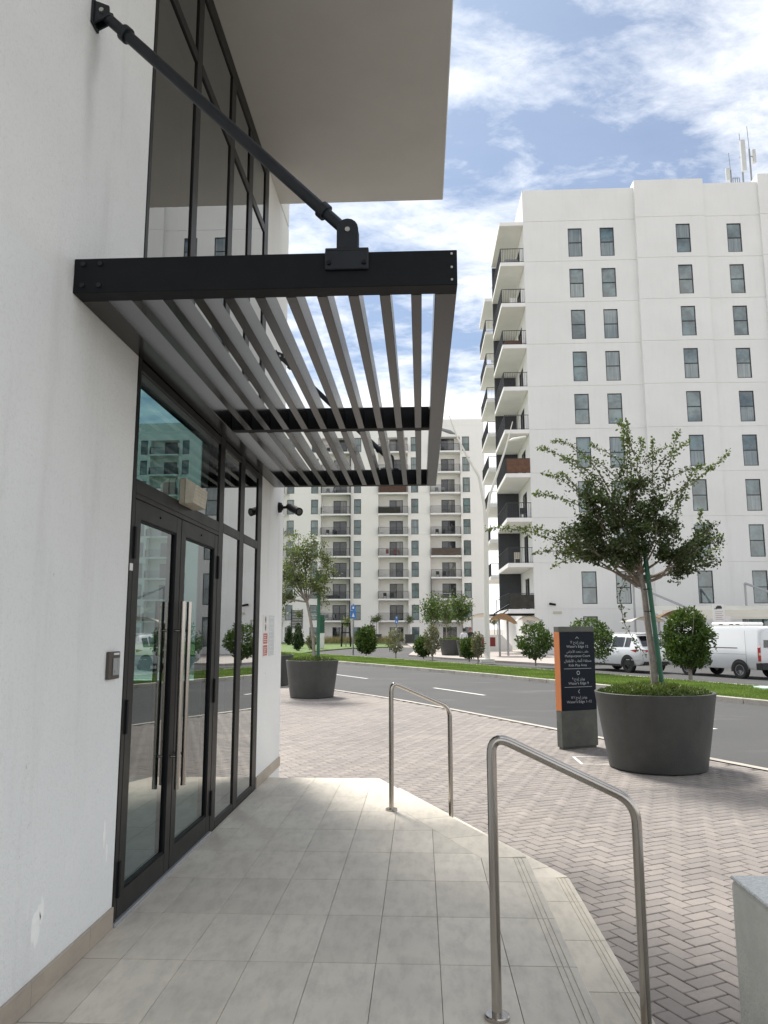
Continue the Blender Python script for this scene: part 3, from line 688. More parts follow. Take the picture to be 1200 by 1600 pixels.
# small things fixed to the building
t = thing('cctv_camera', 'black bullet camera on the white wall right of the glazed entrance', 'camera', (XW, 8.55, 2.88))
b = MB(); b.tube([(XW, 8.55, 2.885), (XW+.035, 8.55, 2.885)], [.062, .055], 24); b.tube([(XW+.035, 8.55, 2.885), (XW+.05, 8.55, 2.885)], [.04, .03], 20); obj('base', b, MT['blackmetal'], t, True)
b = MB(); b.tube([(XW+.045, 8.55, 2.885), (XW+.13, 8.54, 2.888), (XW+.155, 8.53, 2.878)], .016, 12); obj('arm', b, MT['blackmetal'], t, True)
b = MB(); b.tube([(XW+.11, 8.58, 2.905), (XW+.14, 8.545, 2.885), (XW+.25, 8.40, 2.815), (XW+.265, 8.38, 2.808)], [.034, .043, .043, .047], 20); obj('housing', b, MT['blackmetal'], t, True)
b = MB(); b.tube([(XW+.262, 8.384, 2.809), (XW+.2665, 8.378, 2.807)], .030, 20); obj('lens', b, MT['carglass'], t, True)
t = thing('emergency_light', 'weathered cream bulkhead light fixed on the glazing above the double door', 'light', (-1.6, 5.15, 2.42))
def em(o, inset=0, x1=.115): return [(-1.599, 4.93), (-1.599, 5.43)]
b = MB(); b.bbox(-1.60, -1.555, 4.95, 5.27, 2.345, 2.515, .006); obj('back_box', b, MT['cream'], t)
b = MB(); vs = [(-1.5545, 4.945, 2.343), (-1.5545, 5.275, 2.343), (-1.5545, 5.275, 2.517), (-1.5545, 4.945, 2.517), (-1.505, 4.96, 2.352), (-1.505, 5.26, 2.352), (-1.49, 5.25, 2.475), (-1.49, 4.97, 2.475)]
b.add(vs, [(4,5,6,7), (0,1,5,4), (1,2,6,5), (2,3,7,6), (3,0,4,7), (3,2,1,0)])
for k in range(5): b.box(-1.52+.0028*k, -1.499+.0028*k, 4.985, 5.235, 2.372+.021*k, 2.377+.021*k)
obj('diffuser', b, MT['cream'], t)
t = thing('intercom', 'bronze call panel set in the white wall left of the entrance doors', 'intercom', (XW, 4.0, 1.33))
b = MB(); b.bbox(XW, XW+.022, 3.905, 4.04, 1.265, 1.405, .004); obj('housing', b, MT['intercom'], t)
b = MB(); b.bbox(XW+.0225, XW+.026, 3.945, 4.025, 1.285, 1.372, .001); obj('face_plate', b, MT['steelgrey'], t)
b = MB(); b.box(XW+.0225, XW+.0245, 3.95, 4.02, 1.388, 1.398); obj('name_window', b, MT['whitepaint'], t)
b = MB(); b.tube([(XW+.026, 3.965, 1.305), (XW+.030, 3.965, 1.305)], .007, 12); b.tube([(XW+.026, 4.0, 1.36), (XW+.029, 4.0, 1.36)], .005, 12); b.box(XW+.0262, XW+.0275, 3.995, 4.008, 1.315, 1.345); obj('button', b, MT['bolt'], t)
t = thing('door_sensor', 'tiny white contact sticker on the left door jamb', 'sensor', (-1.6, 4.16, 1.86))
b = MB(); b.bbox(-1.5995, -1.592, 4.148, 4.18, 1.84, 1.88, .001); obj('case', b, MT['whitepaint'], t)
# notices on the pier
t = thing('warning_notice', 'narrow white notice with padlock symbols above red text panels on the white pier', 'sign', (XW, 7.95, 1.45))
b = MB(); b.box(XW, XW+.004, 7.82, 8.06, 1.235, 1.66); obj('board', b, MT['pink'], t)
b = MB(); b.box(XW+.0042, XW+.005, 7.835, 8.045, 1.37, 1.475); b.box(XW+.0042, XW+.005, 7.835, 8.045, 1.25, 1.355); obj('red_panel', b, MT['red'], t)
b = MB()
for z in (1.615, 1.535):
    for k in range(12):
        a0, a1 = k*math.pi/6, (k+1)*math.pi/6
        b.add([(XW+.0046, 7.94+r*math.cos(a)*.9, z+r*math.sin(a)) for a in (a0, a1) for r in (.022, .034)], [(0, 1, 3, 2)])
    b.box(XW+.0042, XW+.0048, 7.925, 7.955, z-.012, z+.012)
obj('symbol', b, MT['blk'], t)
b = MB()
for zz in (1.45, 1.43, 1.41, 1.39, 1.325, 1.305, 1.285, 1.265): b.box(XW+.0054, XW+.0058, 7.85, 8.03-.03*((zz*100) % 3), zz, zz+.006)
obj('text_lines', b, MT['pink'], t)
t = thing('pale_notice', 'faded clear plastic notice on the white pier beside the red one', 'sign', (XW, 8.25, 1.45))
b = MB(); b.box(XW, XW+.003, 8.12, 8.42, 1.24, 1.66); obj('sheet', b, mat('faded_sheet', (.66, .70, .71), .25), t)
b = MB()
for k in range(8): b.box(XW+.0032, XW+.0038, 8.15, 8.38-.04*(k % 3), 1.29+.04*k, 1.296+.04*k)
b.box(XW+.0032, XW+.0038, 8.14, 8.39, 1.605, 1.625); obj('text_lines', b, mat('faded_print', (.55, .60, .62), .6), t)

# ------------------------------------------------------------------ canopy
t = thing('entrance_canopy', 'black steel slatted canopy over the entrance hung from the wall by two sloping rods', 'canopy', (XW, 5.8, 3.07))
ZB, ZT = 3.065, 3.235
def cb_(name, x0, x1, y0, y1, z0, z1, m='blackmetal', ch=.003): b = MB(); b.bbox(x0, x1, y0, y1, z0, z1, ch); return obj(name, b, MT[m], t)
cb_('front_beam', XW, .18, 3.30, 3.395, ZB, ZT)
cb_('side_beam', .08, .18, 3.396, 8.27, ZB, ZT, 'slatmetal')
cb_('wall_beam', XW, XW+.13, 3.396, 8.27, ZB, ZT, 'slatmetal')
cb_('cross_beam', XW+.131, .079, 5.80, 5.89, ZB+.001, ZT)
cb_('end_beam', XW+.131, .079, 8.18, 8.27, ZB+.001, ZT)
for k in range(10):
    x0 = -1.36+.1475*k
    for y0, y1 in ((3.396, 5.799), (5.891, 8.179)): cb_('slat', x0, x0+.05, y0, y1, ZB-.001, ZB+.126, 'slatmetal', .002)
bo = MB()
for x, zz in ((.155, 3.09), (.155, 3.15), (.155, 3.215)): bo.tube([(x, 3.30, zz), (x, 3.296, zz)], .0055, 12)
obj('bolt', bo, MT['bolt'], t)
bo = MB()
for x, zz in ((-1.56, 3.10), (-1.56, 3.205), (-1.48, 3.10), (-1.48, 3.205)): bo.tube([(x, 3.30, zz), (x, 3.290, zz)], .012, 6, 0)
obj('bolt', bo, MT['rod'], t)
def rodset(y, front):
    # wall bracket
    a = Vector((XW+.05, y, 4.555)); e = Vector((-.325, y, 3.355)); d = (e-a).normalized()
    b = MB(); b.bbox(XW, XW+.012, y-.04, y+.04, 4.485, 4.625, .002)
    for s_ in (-1, 1): b.add([(XW+.012, y+s_*.024-.005, 4.612), (XW+.03, y+s_*.024-.005, 4.605), (XW+.085, y+s_*.024-.005, 4.58), (XW+.09, y+s_*.024-.005, 4.53), (XW+.012, y+s_*.024-.005, 4.49),
        (XW+.012, y+s_*.024+.005, 4.612), (XW+.03, y+s_*.024+.005, 4.605), (XW+.085, y+s_*.024+.005, 4.58), (XW+.09, y+s_*.024+.005, 4.53), (XW+.012, y+s_*.024+.005, 4.49)],
        [(4,3,2,1,0), (5,6,7,8,9), (0,1,6,5), (1,2,7,6), (2,3,8,7), (3,4,9,8)])
    obj('wall_bracket', b, MT['rod'], t)
    b = MB(); n = 16
    b.tube([a+d*.17, e-d*.17], .029, 24); 
    b.tube([a+d*.145, a+d*.18], .040, 20); b.tube([e-d*.18, e-d*.145], .040, 20)
    b.tube([a, a+d*.15], .027, 14); b.tube([e-d*.15, e], .027, 14)
    r_ = obj('tie_rod', b, MT['rod'], t, True)
    for v_ in (a, e): b = MB(); b.tube([(v_.x, y-.037, v_.z), (v_.x, y+.037, v_.z)], .012, 10); obj('pin', b, MT['bolt'], r_, True)
    b = MB()
    b.bbox(-.425, -.225, y-.056 if front else y-.05, y+.05, ZT+.0015, ZT+.018, .003)
    if front: b.bbox(-.425, -.225, 3.282, 3.2985, 3.145, ZT+.001, .003)
    for s_ in (-1, 1):
        yy = y+s_*.026; prof = [(-.375, ZT+.018), (-.275, ZT+.018), (-.275, 3.36)]+[(-.325+.05*math.cos(q), 3.36+.05*math.sin(q)) for q in [math.pi*k/8 for k in range(1, 8)]]+[(-.375, 3.36)]
        k = len(prof); b.add([(p[0], yy-.006, p[1]) for p in prof]+[(p[0], yy+.006, p[1]) for p in prof], [tuple(range(k)), tuple(range(2*k-1, k-1, -1))]+[(i, k+i, k+(i+1)%k, (i+1)%k) for i in range(k)])
    obj('beam_bracket', b, MT['rod'], t)
    if front:
        b = MB()
        for x in (-.405, -.245): b.tube([(x, 3.282, 3.175), (x, 3.272, 3.175)], .011, 6)
        obj('bracket_bolt', b, MT['blackmetal'], t)
rodset(3.345, True); rodset(8.225, False)

# ------------------------------------------------------------------ handrails
def bend(pts, r, k=7):
    out = [Vector(pts[0])]
    for i in range(1, len(pts)-1):
        a, b, c = Vector(pts[i-1]), Vector(pts[i]), Vector(pts[i+1]); d0 = (a-b).normalized(); d1 = (c-b).normalized()
        p0, p1 = b+d0*r, b+d1*r
        for j in range(k+1):
            u = j/k; out.append(p0*(1-u)**2+b*2*u*(1-u)+p1*u*u)
    out.append(Vector(pts[-1])); return out
def handrail(p1, p2, h1, h2, label):
    t = thing('handrail', label, 'handrail', p1, 'stainless handrails at the steps')
    b = MB(); q1 = (p1[0], p1[1], h1); q2 = (p2[0], p2[1], h2)
    b.tube(bend([(p1[0], p1[1], p1[2]), q1, q2, (p2[0], p2[1], p2[2])], .085, 8), .0205, 28); obj('rail', b, MT['steel'], t, True)
    for p in (p1, p2):
        b = MB(); b.lathe([(.0205, .016), (.045, .016), (.050, .012), (.050, 0), (.0206, 0)], p, 32)
        obj('base_flange', b, MT['steel'], t, True)
handrail((.288, 3.31, 0), (.868, 3.31, -.15), 1.088, .82, 'nearer stainless steel handrail standing on the tiled platform edge')
handrail((-.262, 6.80, 0), (-.262+.921*.555, 6.80+.388*.555, -.15), 1.066, .83, 'farther stainless steel handrail at the oblique platform corner')

# ------------------------------------------------------------------ concrete wall end at lower right
t = thing('low_wall', 'rough grey concrete wall end cropped at the lower right beside the paving', 'low wall', (1.6, 2, G))
b = MB(); b.bbox(1.283, 1.75, -2, 3.46, G, .485, .012); obj('wall_body', b, MT['concrete'], t)
b = MB(); b.bbox(1.281, 1.752, -2, 3.462, .486, .50, .005); obj('wall_top', b, MT['conctop'], t)

# ------------------------------------------------------------------ foliage
def leaves(P, size, wid=.55, droop=0.0, updir=None):
    P = np.asarray(P, float); n = len(P)
    d = rng.normal(size=(n, 3)); 
    if updir is not None: d = d*.55+np.asarray(updir)
    d[:, 2] -= droop; d /= np.linalg.norm(d, axis=1)[:, None]
    w = np.cross(d, rng.normal(size=(n, 3))); w /= np.linalg.norm(w, axis=1)[:, None]
    s = size*(.65+.7*rng.random(n)); nrm = np.cross(d, w)
    a = P; tip = P+d*s[:, None]; mid = P+d*(s*.5)[:, None]+nrm*(s*.10)[:, None]
    l = mid+w*(s*wid*.5)[:, None]; r_ = mid-w*(s*wid*.5)[:, None]
    V = np.stack([a, l, tip, r_], 1).reshape(-1, 3); F = np.arange(n*4).reshape(n, 4)
    return V, F
def crown(name, P, size, m, parent, wid=.55, droop=0, tint=None, updir=None, stuff=True):
    V, F = leaves(P, size, wid, droop, updir)
    if tint is None: tint = rng.random(len(P))
    o = bpy.data.objects.new(name, npmesh(name, V-np.array(worg(parent)), F, m, tint)); C.objects.link(o); o.parent = parent
    if stuff: o['kind'] = 'stuff'
    return o
def crvpts(a, b, bow, n=10, wob=.03):
    a, b = Vector(a), Vector(b); o = []; off = Vector((random.gauss(0, wob), random.gauss(0, wob), 0))
    for i in range(n+1):
        u = i/n; p = a.lerp(b, u)+Vector(bow)*(4*u*(1-u))+off*math.sin(u*math.pi*2)
        o.append(p)
    return o
def pt(o, t): i = min(int(t*(len(o)-1)), len(o)-2); f = t*(len(o)-1)-i; return o[i].lerp(o[i+1], f)

# large planter with the bougainvillea-like tree (front right)
def planter(c, r0, r1, h, label, cat='planter', group='round tapered planters', n=64, oval=1.0, rim=True):
    t = thing('planter', label, cat, c, group)
    prof = [(0, .002), (r0-.02, .002), (r0, .02), (r0+(r1-r0)*.5, h*.5), (r1-.004, h-.02), (r1, h-.004), (r1-.006, h), (r1-.035, h), (r1-.04, h-.006), (r1-.045, h-.10)]
    b = MB(); b.lathe(prof, c, n, sy=oval); obj('pot', b, MT['planter'], t, True)
    b = MB(); b.lathe([(0, h-.06), (r1-.044, h-.06)], c, n, sy=oval); obj('soil', b, MT['soil'], t)
    return t
def groundcover(c, r, n, size, label, dome=.1, m='leafG'):
    rr = r*np.sqrt(rng.random(n)); a = rng.random(n)*2*math.pi
    hgt = dome*(1-(rr/r)**2)*rng.random(n)**.5+.03*rng.random(n)
    P = np.stack([c[0]+rr*np.cos(a), c[1]+rr*np.sin(a), c[2]+hgt], 1)
    V, F = leaves(P, size, .5, -.7)
    o = bpy.data.objects.new('ground_cover', npmesh('ground_cover', V, F, MT[m], np.clip(hgt/dome*.7+.3*rng.random(n), 0, 1))); C.objects.link(o)
    o['kind'] = 'stuff'; o['label'] = label; o['category'] = 'ground cover'
planter((3.12, 10.70, G), .62, .775, .985, 'large charcoal planter at the right holding the slender tree, nearest of the planters')
groundcover((3.12, 10.70, G+.93), .725, 9000, .05, 'low green ground cover filling the large planter at the right', .13)

def branchy(t, paths, mat_, name='branches'):
    b = MB()
    for p, r0, r1 in paths: k = len(p)-1; b.tube(p, [r0+(r1-r0)*i/k for i in range(k+1)], 7 if r0 > .02 else 5)
    return obj(name, b, mat_, t, True)
def maintree():
    B = Vector((3.12, 10.70, G+.92)); t = thing('tree', 'slender tree with small dark leaves and long arching shoots in the large planter', 'tree', B)
    tr_ = [B+Vector((0.03, 0, -.08)), Vector((3.12, 10.7, 1.2)), Vector((3.09, 10.72, 1.6)), Vector((3.06, 10.70, 2.0)), Vector((3.0, 10.70, 2.4))]
    branchy(t, [(tr_, .052, .036)], MT['barkgrey'], 'trunk')
    fork = Vector((3.0, 10.7, 2.2)); paths = []; P = []; T = []; young = []; TY = []
    # scaffold limbs to clump centres (x, z from the picture; depth spread both ways)
    clumps = [(2.55,2.62,.28),(2.3,2.75,.20),(2.75,2.9,.30),(2.5,3.25,.33),(2.85,3.3,.33),(3.15,3.05,.30),(3.3,2.6,.28),(2.9,3.5,.15),(3.3,3.3,.18),(2.25,3.3,.16),
              (3.6,2.50,.22),(3.85,2.62,.22),(3.95,2.78,.16),(2.85,2.55,.25),(3.0,2.95,.35),(2.15,2.6,.14),(3.45,2.95,.16),(3.7,2.38,.15),(2.45,2.95,.25),(2.2,3.05,.18),(2.35,2.55,.16),(2.1,2.75,.12)]
    for i, (x, z, r) in enumerate(clumps):
        c = Vector((x, 10.7+random.uniform(-.5, .5), z))
        p = crvpts(fork+Vector((random.uniform(-.03, .05), 0, random.uniform(-.12, .15))), c, (random.uniform(-.06, .06), random.uniform(-.05, .05), -.05), 7, .03)
        paths.append((p, random.uniform(.014, .026), .006))
        for k in range(7):
            e = c+Vector((random.gauss(0, r*.8), random.gauss(0, r*.8), random.gauss(0, r*.62))); q = crvpts(pt(p, random.uniform(.6, 1)), e, (0, 0, .03), 4, .02); paths.append((q, .006, .002))
            n = int(125*r/.25); tt = rng.random(n)**.6
            for u in tt:
                v = pt(q, u); P.append((v.x+rng.normal()*.038, v.y+rng.normal()*.038, v.z+rng.normal()*.034))
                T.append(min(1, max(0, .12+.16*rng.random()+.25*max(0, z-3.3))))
    # long shoots: tips placed from the picture
    shoots = [((3.02,3.3),(2.98,4.52),.06),((2.9,3.4),(2.86,4.35),.03),((2.7,3.4),(1.93,4.20),.22),((2.6,3.3),(1.70,4.08),.18),((2.5,3.1),(1.72,3.72),.12),((2.4,3.2),(1.95,3.72),.10),((2.6,2.9),(1.62,3.42),.15),
              ((2.3,2.6),(1.42,2.93),.08),((2.3,2.5),(.92,2.92),.14),((2.3,2.55),(1.55,2.55),.02),((2.5,2.5),(1.75,2.34),.05),((3.3,3.3),(4.42,4.02),-.10),((3.2,3.4),(4.05,3.72),.10),((3.4,3.4),(3.62,4.25),.06),((3.25,3.5),(3.35,4.22),.03),((3.1,3.6),(3.22,4.28),.05),
              ((3.5,3.2),(3.85,3.72),.04),((3.5,2.6),(3.72,3.35),.05),((3.7,2.5),(4.08,2.75),.05),((3.9,2.7),(4.02,3.20),.03),((3.6,2.45),(4.22,2.62),.02),((2.9,3.7),(2.45,4.12),.10),((2.8,3.6),(2.32,3.98),.12),((3.3,3.7),(3.85,4.15),.05),((2.4,2.5),(1.9,2.70),.05),((3.0,3.9),(2.72,4.36),.03),
              ((3.4,3.0),(3.62,3.30),.02),((3.1,3.8),(3.48,4.02),.03),((2.6,3.5),(2.0,3.92),.06)]
    for (ax, az), (bx, bz), bow in shoots:
        y = 10.7+random.uniform(-.35, .35)
        p = crvpts((ax, 10.7+(y-10.7)*.4, az), (bx, y+random.uniform(-.2, .2), bz), (0, 0, bow), 12, .02); L_ = sum((p[i+1]-p[i]).length for i in range(12)); paths.append((p, .009, .0025))
        n = int(L_*190); g = np.sort(rng.random(n))
        for u in g:
            v = pt(p, u); w = .055*(1-u)+.022; young.append((v.x+rng.normal()*w*.6, v.y+rng.normal()*w*.6, v.z+rng.normal()*w*.6)); TY.append(min(1, .25+.65*u*rng.random()+.25*u))
    # drooping shoot to the left of the trunk and a few twigs under the crown
    p = [Vector(q) for q in ((2.95, 10.35, 2.3), (2.72, 10.3, 2.2), (2.62, 10.3, 1.95), (2.66, 10.3, 1.6), (2.8, 10.3, 1.32), (2.93, 10.3, 1.17))]
    paths.append((p, .006, .003))
    for u in rng.random(110): v = pt(p, .25+.75*u); young.append((v.x+rng.normal()*.022, v.y+rng.normal()*.022, v.z+rng.normal()*.022)); TY.append(.2+.4*rng.random())
    branchy(t, paths, MT['bark'])
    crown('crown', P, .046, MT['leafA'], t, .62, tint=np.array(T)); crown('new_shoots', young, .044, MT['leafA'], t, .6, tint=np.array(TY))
maintree()
t = thing('tree_stake', 'green painted stake strapped to the slender tree in the large planter', 'stake', (3.22, 10.66, G+.92))
b = MB(); b.tube([(3.23, 10.64, .58), (3.14, 10.63, 1.7), (3.06, 10.63, 2.75)], .032, 14); obj('pole', b, MT['green'], t, True)
b = MB()
for z in (1.75, 2.05): b.tube([(3.10+.06*math.cos(a), 10.675+.075*math.sin(a), z) for a in [k*math.pi/6 for k in range(13)]], .006, 6)
obj('strap', b, MT['rubber'], t, True)

# second planter and tree beyond the corner of the building
planter((-2.955, 21.1, G), .585, .715, .985, 'charcoal planter by the far paving corner, second planter from the front')
groundcover((-2.955, 21.1, G+.93), .67, 3000, .06, 'grassy ground cover in the planter near the building corner', .12)
planter((-4.95, 25.4, G), .62, .775, .985, 'charcoal planter half hidden behind the white pier edge')
groundcover((-4.95, 25.4, G+.93), .72, 1500, .06, 'green cover in the half hidden planter beside the pier', .1)
def tree2():
    B = Vector((-2.9, 21.1, .62)); t = thing('tree', 'airy light green tree leaning in the planter beyond the building corner', 'tree', B)
    P = []; T = []; paths = []
    f = Vector((-3.12, 21.1, 2.25))
    branchy(t, [([B, Vector((-2.93, 21.1, 1.2)), Vector((-3.02, 21.1, 1.8)), f], .05, .038)], MT['barkgrey'], 'trunk')
    limbs = [((-3.35,3.1),(-3.4,4.15)),((-3.55,2.8),(-3.75,3.6)),((-3.0,3.1),(-2.95,3.9)),((-2.75,3.0),(-2.55,3.5)),((-3.2,3.0),(-3.15,3.75)),((-3.5,2.6),(-4.0,3.1)),((-3.6,2.3),(-4.05,2.25)),((-2.95,2.8),(-2.6,2.95)),((-3.4,2.9),(-3.6,4.25)),((-3.7,2.35),(-4.1,2.0)),((-2.9,2.6),(-2.55,2.7)),((-3.3,2.6),(-3.5,3.3))]
    for (mx_, mz), (ex, ez) in limbs:
        y = 21.1+random.uniform(-.6, .6); p = [f, Vector((mx_, (y+21.1)/2, mz)), Vector((ex, y, ez))]; p = [p[0].lerp(p[1], u) for u in (0, .5)]+[p[1].lerp(p[2], u) for u in (0, .5, 1)]
        paths.append((p, .022, .006))
        for k in range(9):
            a = pt(p, random.uniform(.4, 1)); e = a+Vector((random.gauss(0, .25), random.gauss(0, .3), random.gauss(.05, .22))); q = crvpts(a, e, (0, 0, .04), 4, .02); paths.append((q, .006, .002))
            for u in rng.random(60): v = pt(q, u); P.append((v.x+rng.normal()*.06, v.y+rng.normal()*.06, v.z+rng.normal()*.06)); T.append(rng.random())
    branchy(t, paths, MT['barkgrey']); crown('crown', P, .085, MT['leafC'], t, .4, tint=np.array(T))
tree2()
t = thing('tree_stake', 'thick green post standing beside the airy tree in the second planter', 'stake', (-2.78, 21.1, .6))
b = MB(); b.tube([(-2.79, 21.05, .6), (-2.79, 21.05, 3.0)], .045, 12); b.tube([(-3.1, 21.08, 2.03), (-2.75, 21.05, 1.98)], .012, 6); b.tube([(-3.0, 21.08, 1.86), (-2.75, 21.05, 1.86)], .012, 6); obj('pole', b, MT['green'], t, True)

def shrub(x, y, w, h, label, kind='round', dens=1.0, m='leafB', size=.10, z=None, trunkh=.28, n=None, name='shrub', cat='shrub', clump=0.0, trunkr=.04, zc=None):
    z = ZV if z is None else z; t = thing(name, label, cat, (x, y, z))
    zt = z+h; zb_ = z+trunkh; n = n or int(2600*dens); P = []; T = []
    k = 0; sd_ = random.random()*50
    while len(P) < n and k < 60:
        k += 1; q = rng.random((n*2, 3))*2-1
        hh = (q[:, 2]+1)/2
        if kind == 'cone': rad = np.clip(1.02-hh, 0, 1)**.75*np.clip(hh*6, 0, 1)**.5
        elif kind == 'egg': rad = np.sqrt(np.clip(1-(np.abs(hh-.36)/np.where(hh > .36, .66, .40))**1.75, 0, 1))
        else: rad = np.sqrt(np.clip(1-q[:, 2]**2, 0, 1))
        r_ = np.hypot(q[:, 0], q[:, 1])
        for i in range(len(q)):
            nzv = mnoise.noise(Vector((q[i, 0]*1.7+sd_, q[i, 1]*1.7, q[i, 2]*2.1)))
            lim = rad[i]*(1+.30*mnoise.noise(Vector((q[i,0]*2.6+sd_, q[i,1]*2.6, q[i,2]*2.6)))+.22*mnoise.noise(Vector((q[i,0]*7+sd_, q[i,1]*7, q[i,2]*7)))-.04)
            if r_[i] > lim or (r_[i] < lim*.55 and rng.random() < .7): continue
            if clump and nzv < clump-.35: continue
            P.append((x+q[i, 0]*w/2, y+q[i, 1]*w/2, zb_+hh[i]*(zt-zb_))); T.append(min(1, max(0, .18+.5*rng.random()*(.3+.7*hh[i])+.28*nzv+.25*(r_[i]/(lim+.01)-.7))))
            if len(P) >= n: break
    stems = [(crvpts((x, y, z-.02), (x+random.gauss(0, .02), y, z+h*.5), (0, 0, 0), 4, .02), trunkr, trunkr*.6)]
    for i in range(9 if kind != 'cone' else 3):
        a = random.random()*6.28; stems.append((crvpts((x, y, z+trunkh*.7), (x+math.cos(a)*w*.38, y+math.sin(a)*w*.38, z+h*random.uniform(.55, .92)), (0, 0, 0), 4, .03), trunkr*.5, .006))
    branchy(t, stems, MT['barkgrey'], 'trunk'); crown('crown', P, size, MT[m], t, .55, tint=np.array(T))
    return t
# bushes on the verge (positions read off the ground plane)
shrub(9.22, 27.3, 1.75, 2.46, 'dense egg shaped green shrub on the verge between the slender tree and the white van', 'egg', 3.4, size=.105, clump=.12, trunkh=.38, trunkr=.07)
shrub(5.38, 37.0, 1.75, 2.05, 'loose dark green shrub on the verge between the street lamp and the wayfinding sign', 'round', 1.0, size=.13, clump=.33)
shrub(6.55, 30.8, 1.95, 2.15, 'bushy shrub on the verge just behind the wayfinding sign', 'round', 1.3, size=.11, clump=.22, m='leafB')
shrub(-3.55, 50.3, 1.42, 1.92, 'rounded dark green shrub beside the blue sign pole on the verge', 'egg', 1.8, size=.14, trunkh=.15)
shrub(-1.50, 46.3, 1.15, 1.75, 'thin half bare shrub on the verge right of the blue sign pole', 'round', .32, m='leafE', size=.12, clump=.25)
shrub(.62, 43.4, .95, 1.95, 'tall half bare shrub on the verge in front of the grey planters', 'round', .42, m='leafE', size=.12, clump=.2)
shrub(.15, 46.0, 1.15, 1.30, 'round green shrub behind the tall bare shrub on the verge', 'round', 1.1, size=.13, trunkh=.1)
shrub(2.55, 41.6, 1.0, 1.25, 'compact bright green shrub left of the street lamp', 'round', 1.0, size=.12, trunkh=.15)
shrub(2.82, 38.9, .72, 1.6, 'spindly shrub with sparse leaves just left of the street lamp base', 'round', .35, m='leafE', size=.11, clump=.2)
shrub(-11.2, 70.5, 1.35, 2.35, 'dark conical shrub on the far lawn beyond the second planter', 'cone', 1.0, m='leafD', size=.16, trunkh=.05)
shrub(-14.3, 84.0, 1.1, 2.3, 'slim dark conical shrub farthest left on the lawn', 'cone', .6, m='leafD', size=.17, trunkh=.05)
shrub(-9.35, 66.0, .9, 1.25, 'small pale shrub beside the dark conical one on the far lawn', 'round', .35, m='leafE', size=.14, trunkh=.05)
shrub(-9.9, 62.0, .7, 1.6, 'narrow dark shrub on the lawn nearest the white pier edge', 'cone', .5, m='leafD', size=.14, trunkh=.05)
shrub(-6.25, 98.5, 1.5, 2.7, 'reddish brown conical shrub in front of the far balconies', 'cone', .5, m='leafE', size=.22, trunkh=.05)
# box planters with small trees near the far building
def boxplanter(x, y, w, h, label):
    t = thing('box_planter', label, 'planter', (x, y, G+.1), 'grey box planters along the far building'); b = MB()
    z0 = G+.1; k = .86; b.add([(x-w*k/2, y-w*k/2, z0), (x+w*k/2, y-w*k/2, z0), (x+w*k/2, y+w*k/2, z0), (x-w*k/2, y+w*k/2, z0), (x-w/2, y-w/2, z0+h), (x+w/2, y-w/2, z0+h), (x+w/2, y+w/2, z0+h), (x-w/2, y+w/2, z0+h)],
        [(3,2,1,0), (0,1,5,4), (1,2,6,5), (2,3,7,6), (3,0,4,7)]); b.box(x-w*.47, x+w*.47, y-w*.47, y+w*.47, z0+h-.08, z0+h-.05); obj('pot', b, MT['planter'], t)
    return t
boxplanter(-5.55, 98.2, 1.15, 1.05, 'grey box planter with a small topiary tree, left one before the far building')
boxplanter(-1.35, 94.8, 1.2, 1.05, 'grey box planter with a palm like tree in front of the far ground floor doors')
def smalltree(x, y, z, h, cw, chh, label, n=900, m='leafC', size=.16, tr=.05, zt=None, lean=0):
    t = thing('tree', label, 'tree', (x, y, z)); zc_ = z+h-chh/2
    ps = [(crvpts((x, y, z), (x+lean, y, zc_), (0, 0, 0), 5, .03), tr, tr*.6)]; P = []; T = []
    for i in range(14):
        a = random.random()*6.28; e = Vector((x+lean+math.cos(a)*cw*.42*random.uniform(.4, 1), y+math.sin(a)*cw*.42, zc_+random.uniform(-.4, .48)*chh)); q = crvpts((x+lean*.8, y, zc_-chh*.4), e, (0, 0, .05), 4, .05); ps.append((q, tr*.4, .008))
        for u in rng.random(n//14): v = pt(q, .35+.65*u); P.append((v.x+rng.normal()*cw*.11, v.y+rng.normal()*cw*.11, v.z+rng.normal()*chh*.09)); T.append(rng.random())
    branchy(t, ps, MT['barkgrey'], 'trunk'); crown('crown', P, size, MT[m], t, .4, tint=np.array(T))
smalltree(-5.6, 98.2, G+1.1, 2.6, 1.7, 1.2, 'small grey green topiary tree in the left box planter at the far building')
smalltree(-1.35, 94.8, G+1.1, 2.5, 1.1, 1.2, 'little tree in the box planter before the far ground floor', n=500)
smalltree(-7.3, 75.6, ZV, 3.0, 1.15, 1.1, 'staked sapling on the far lawn between the second planter and the blue sign pole', n=500)
smalltree(8.7, 92, G+.1, 3.3, 1.5, 1.1, 'small palm like tree left of the street lamp beside the far building', n=500)
smalltree(-14.3, 90, G+.1, 4.0, 1.2, 1.0, 'small palm behind the conical shrubs at the far left', n=400)
# trio of light trees and the two big dark planters in front
planter((2.05, 51.5, G+.1), .68, .88, 1.02, 'dark planter on the far sidewalk right behind the tall bare shrub', n=32)
planter((2.98, 48.4, G+.1), .62, .80, 1.0, 'dark planter on the far sidewalk where two people stand', n=32)
groundcover((2.05, 51.5, G+1.06), .8, 500, .14, 'clipped green cover in the far dark planter', .1); groundcover((2.98, 48.4, G+1.04), .74, 400, .12, 'green cover in the far planter by the people', .1)
smalltree(1.0, 62, G+.1, 4.6, 2.6, 2.4, 'leftmost of the three light green trees before the far building', n=1800, size=.2, m='leafB')
smalltree(2.1, 64, G+.1, 4.5, 1.6, 2.6, 'middle one of the three light green trees before the far building', n=1000, size=.2, m='leafB')
smalltree(3.35, 60, G+.1, 4.6, 1.9, 2.6, 'rightmost of the three light green trees before the far building', n=1500, size=.2, m='leafB', lean=-.2)
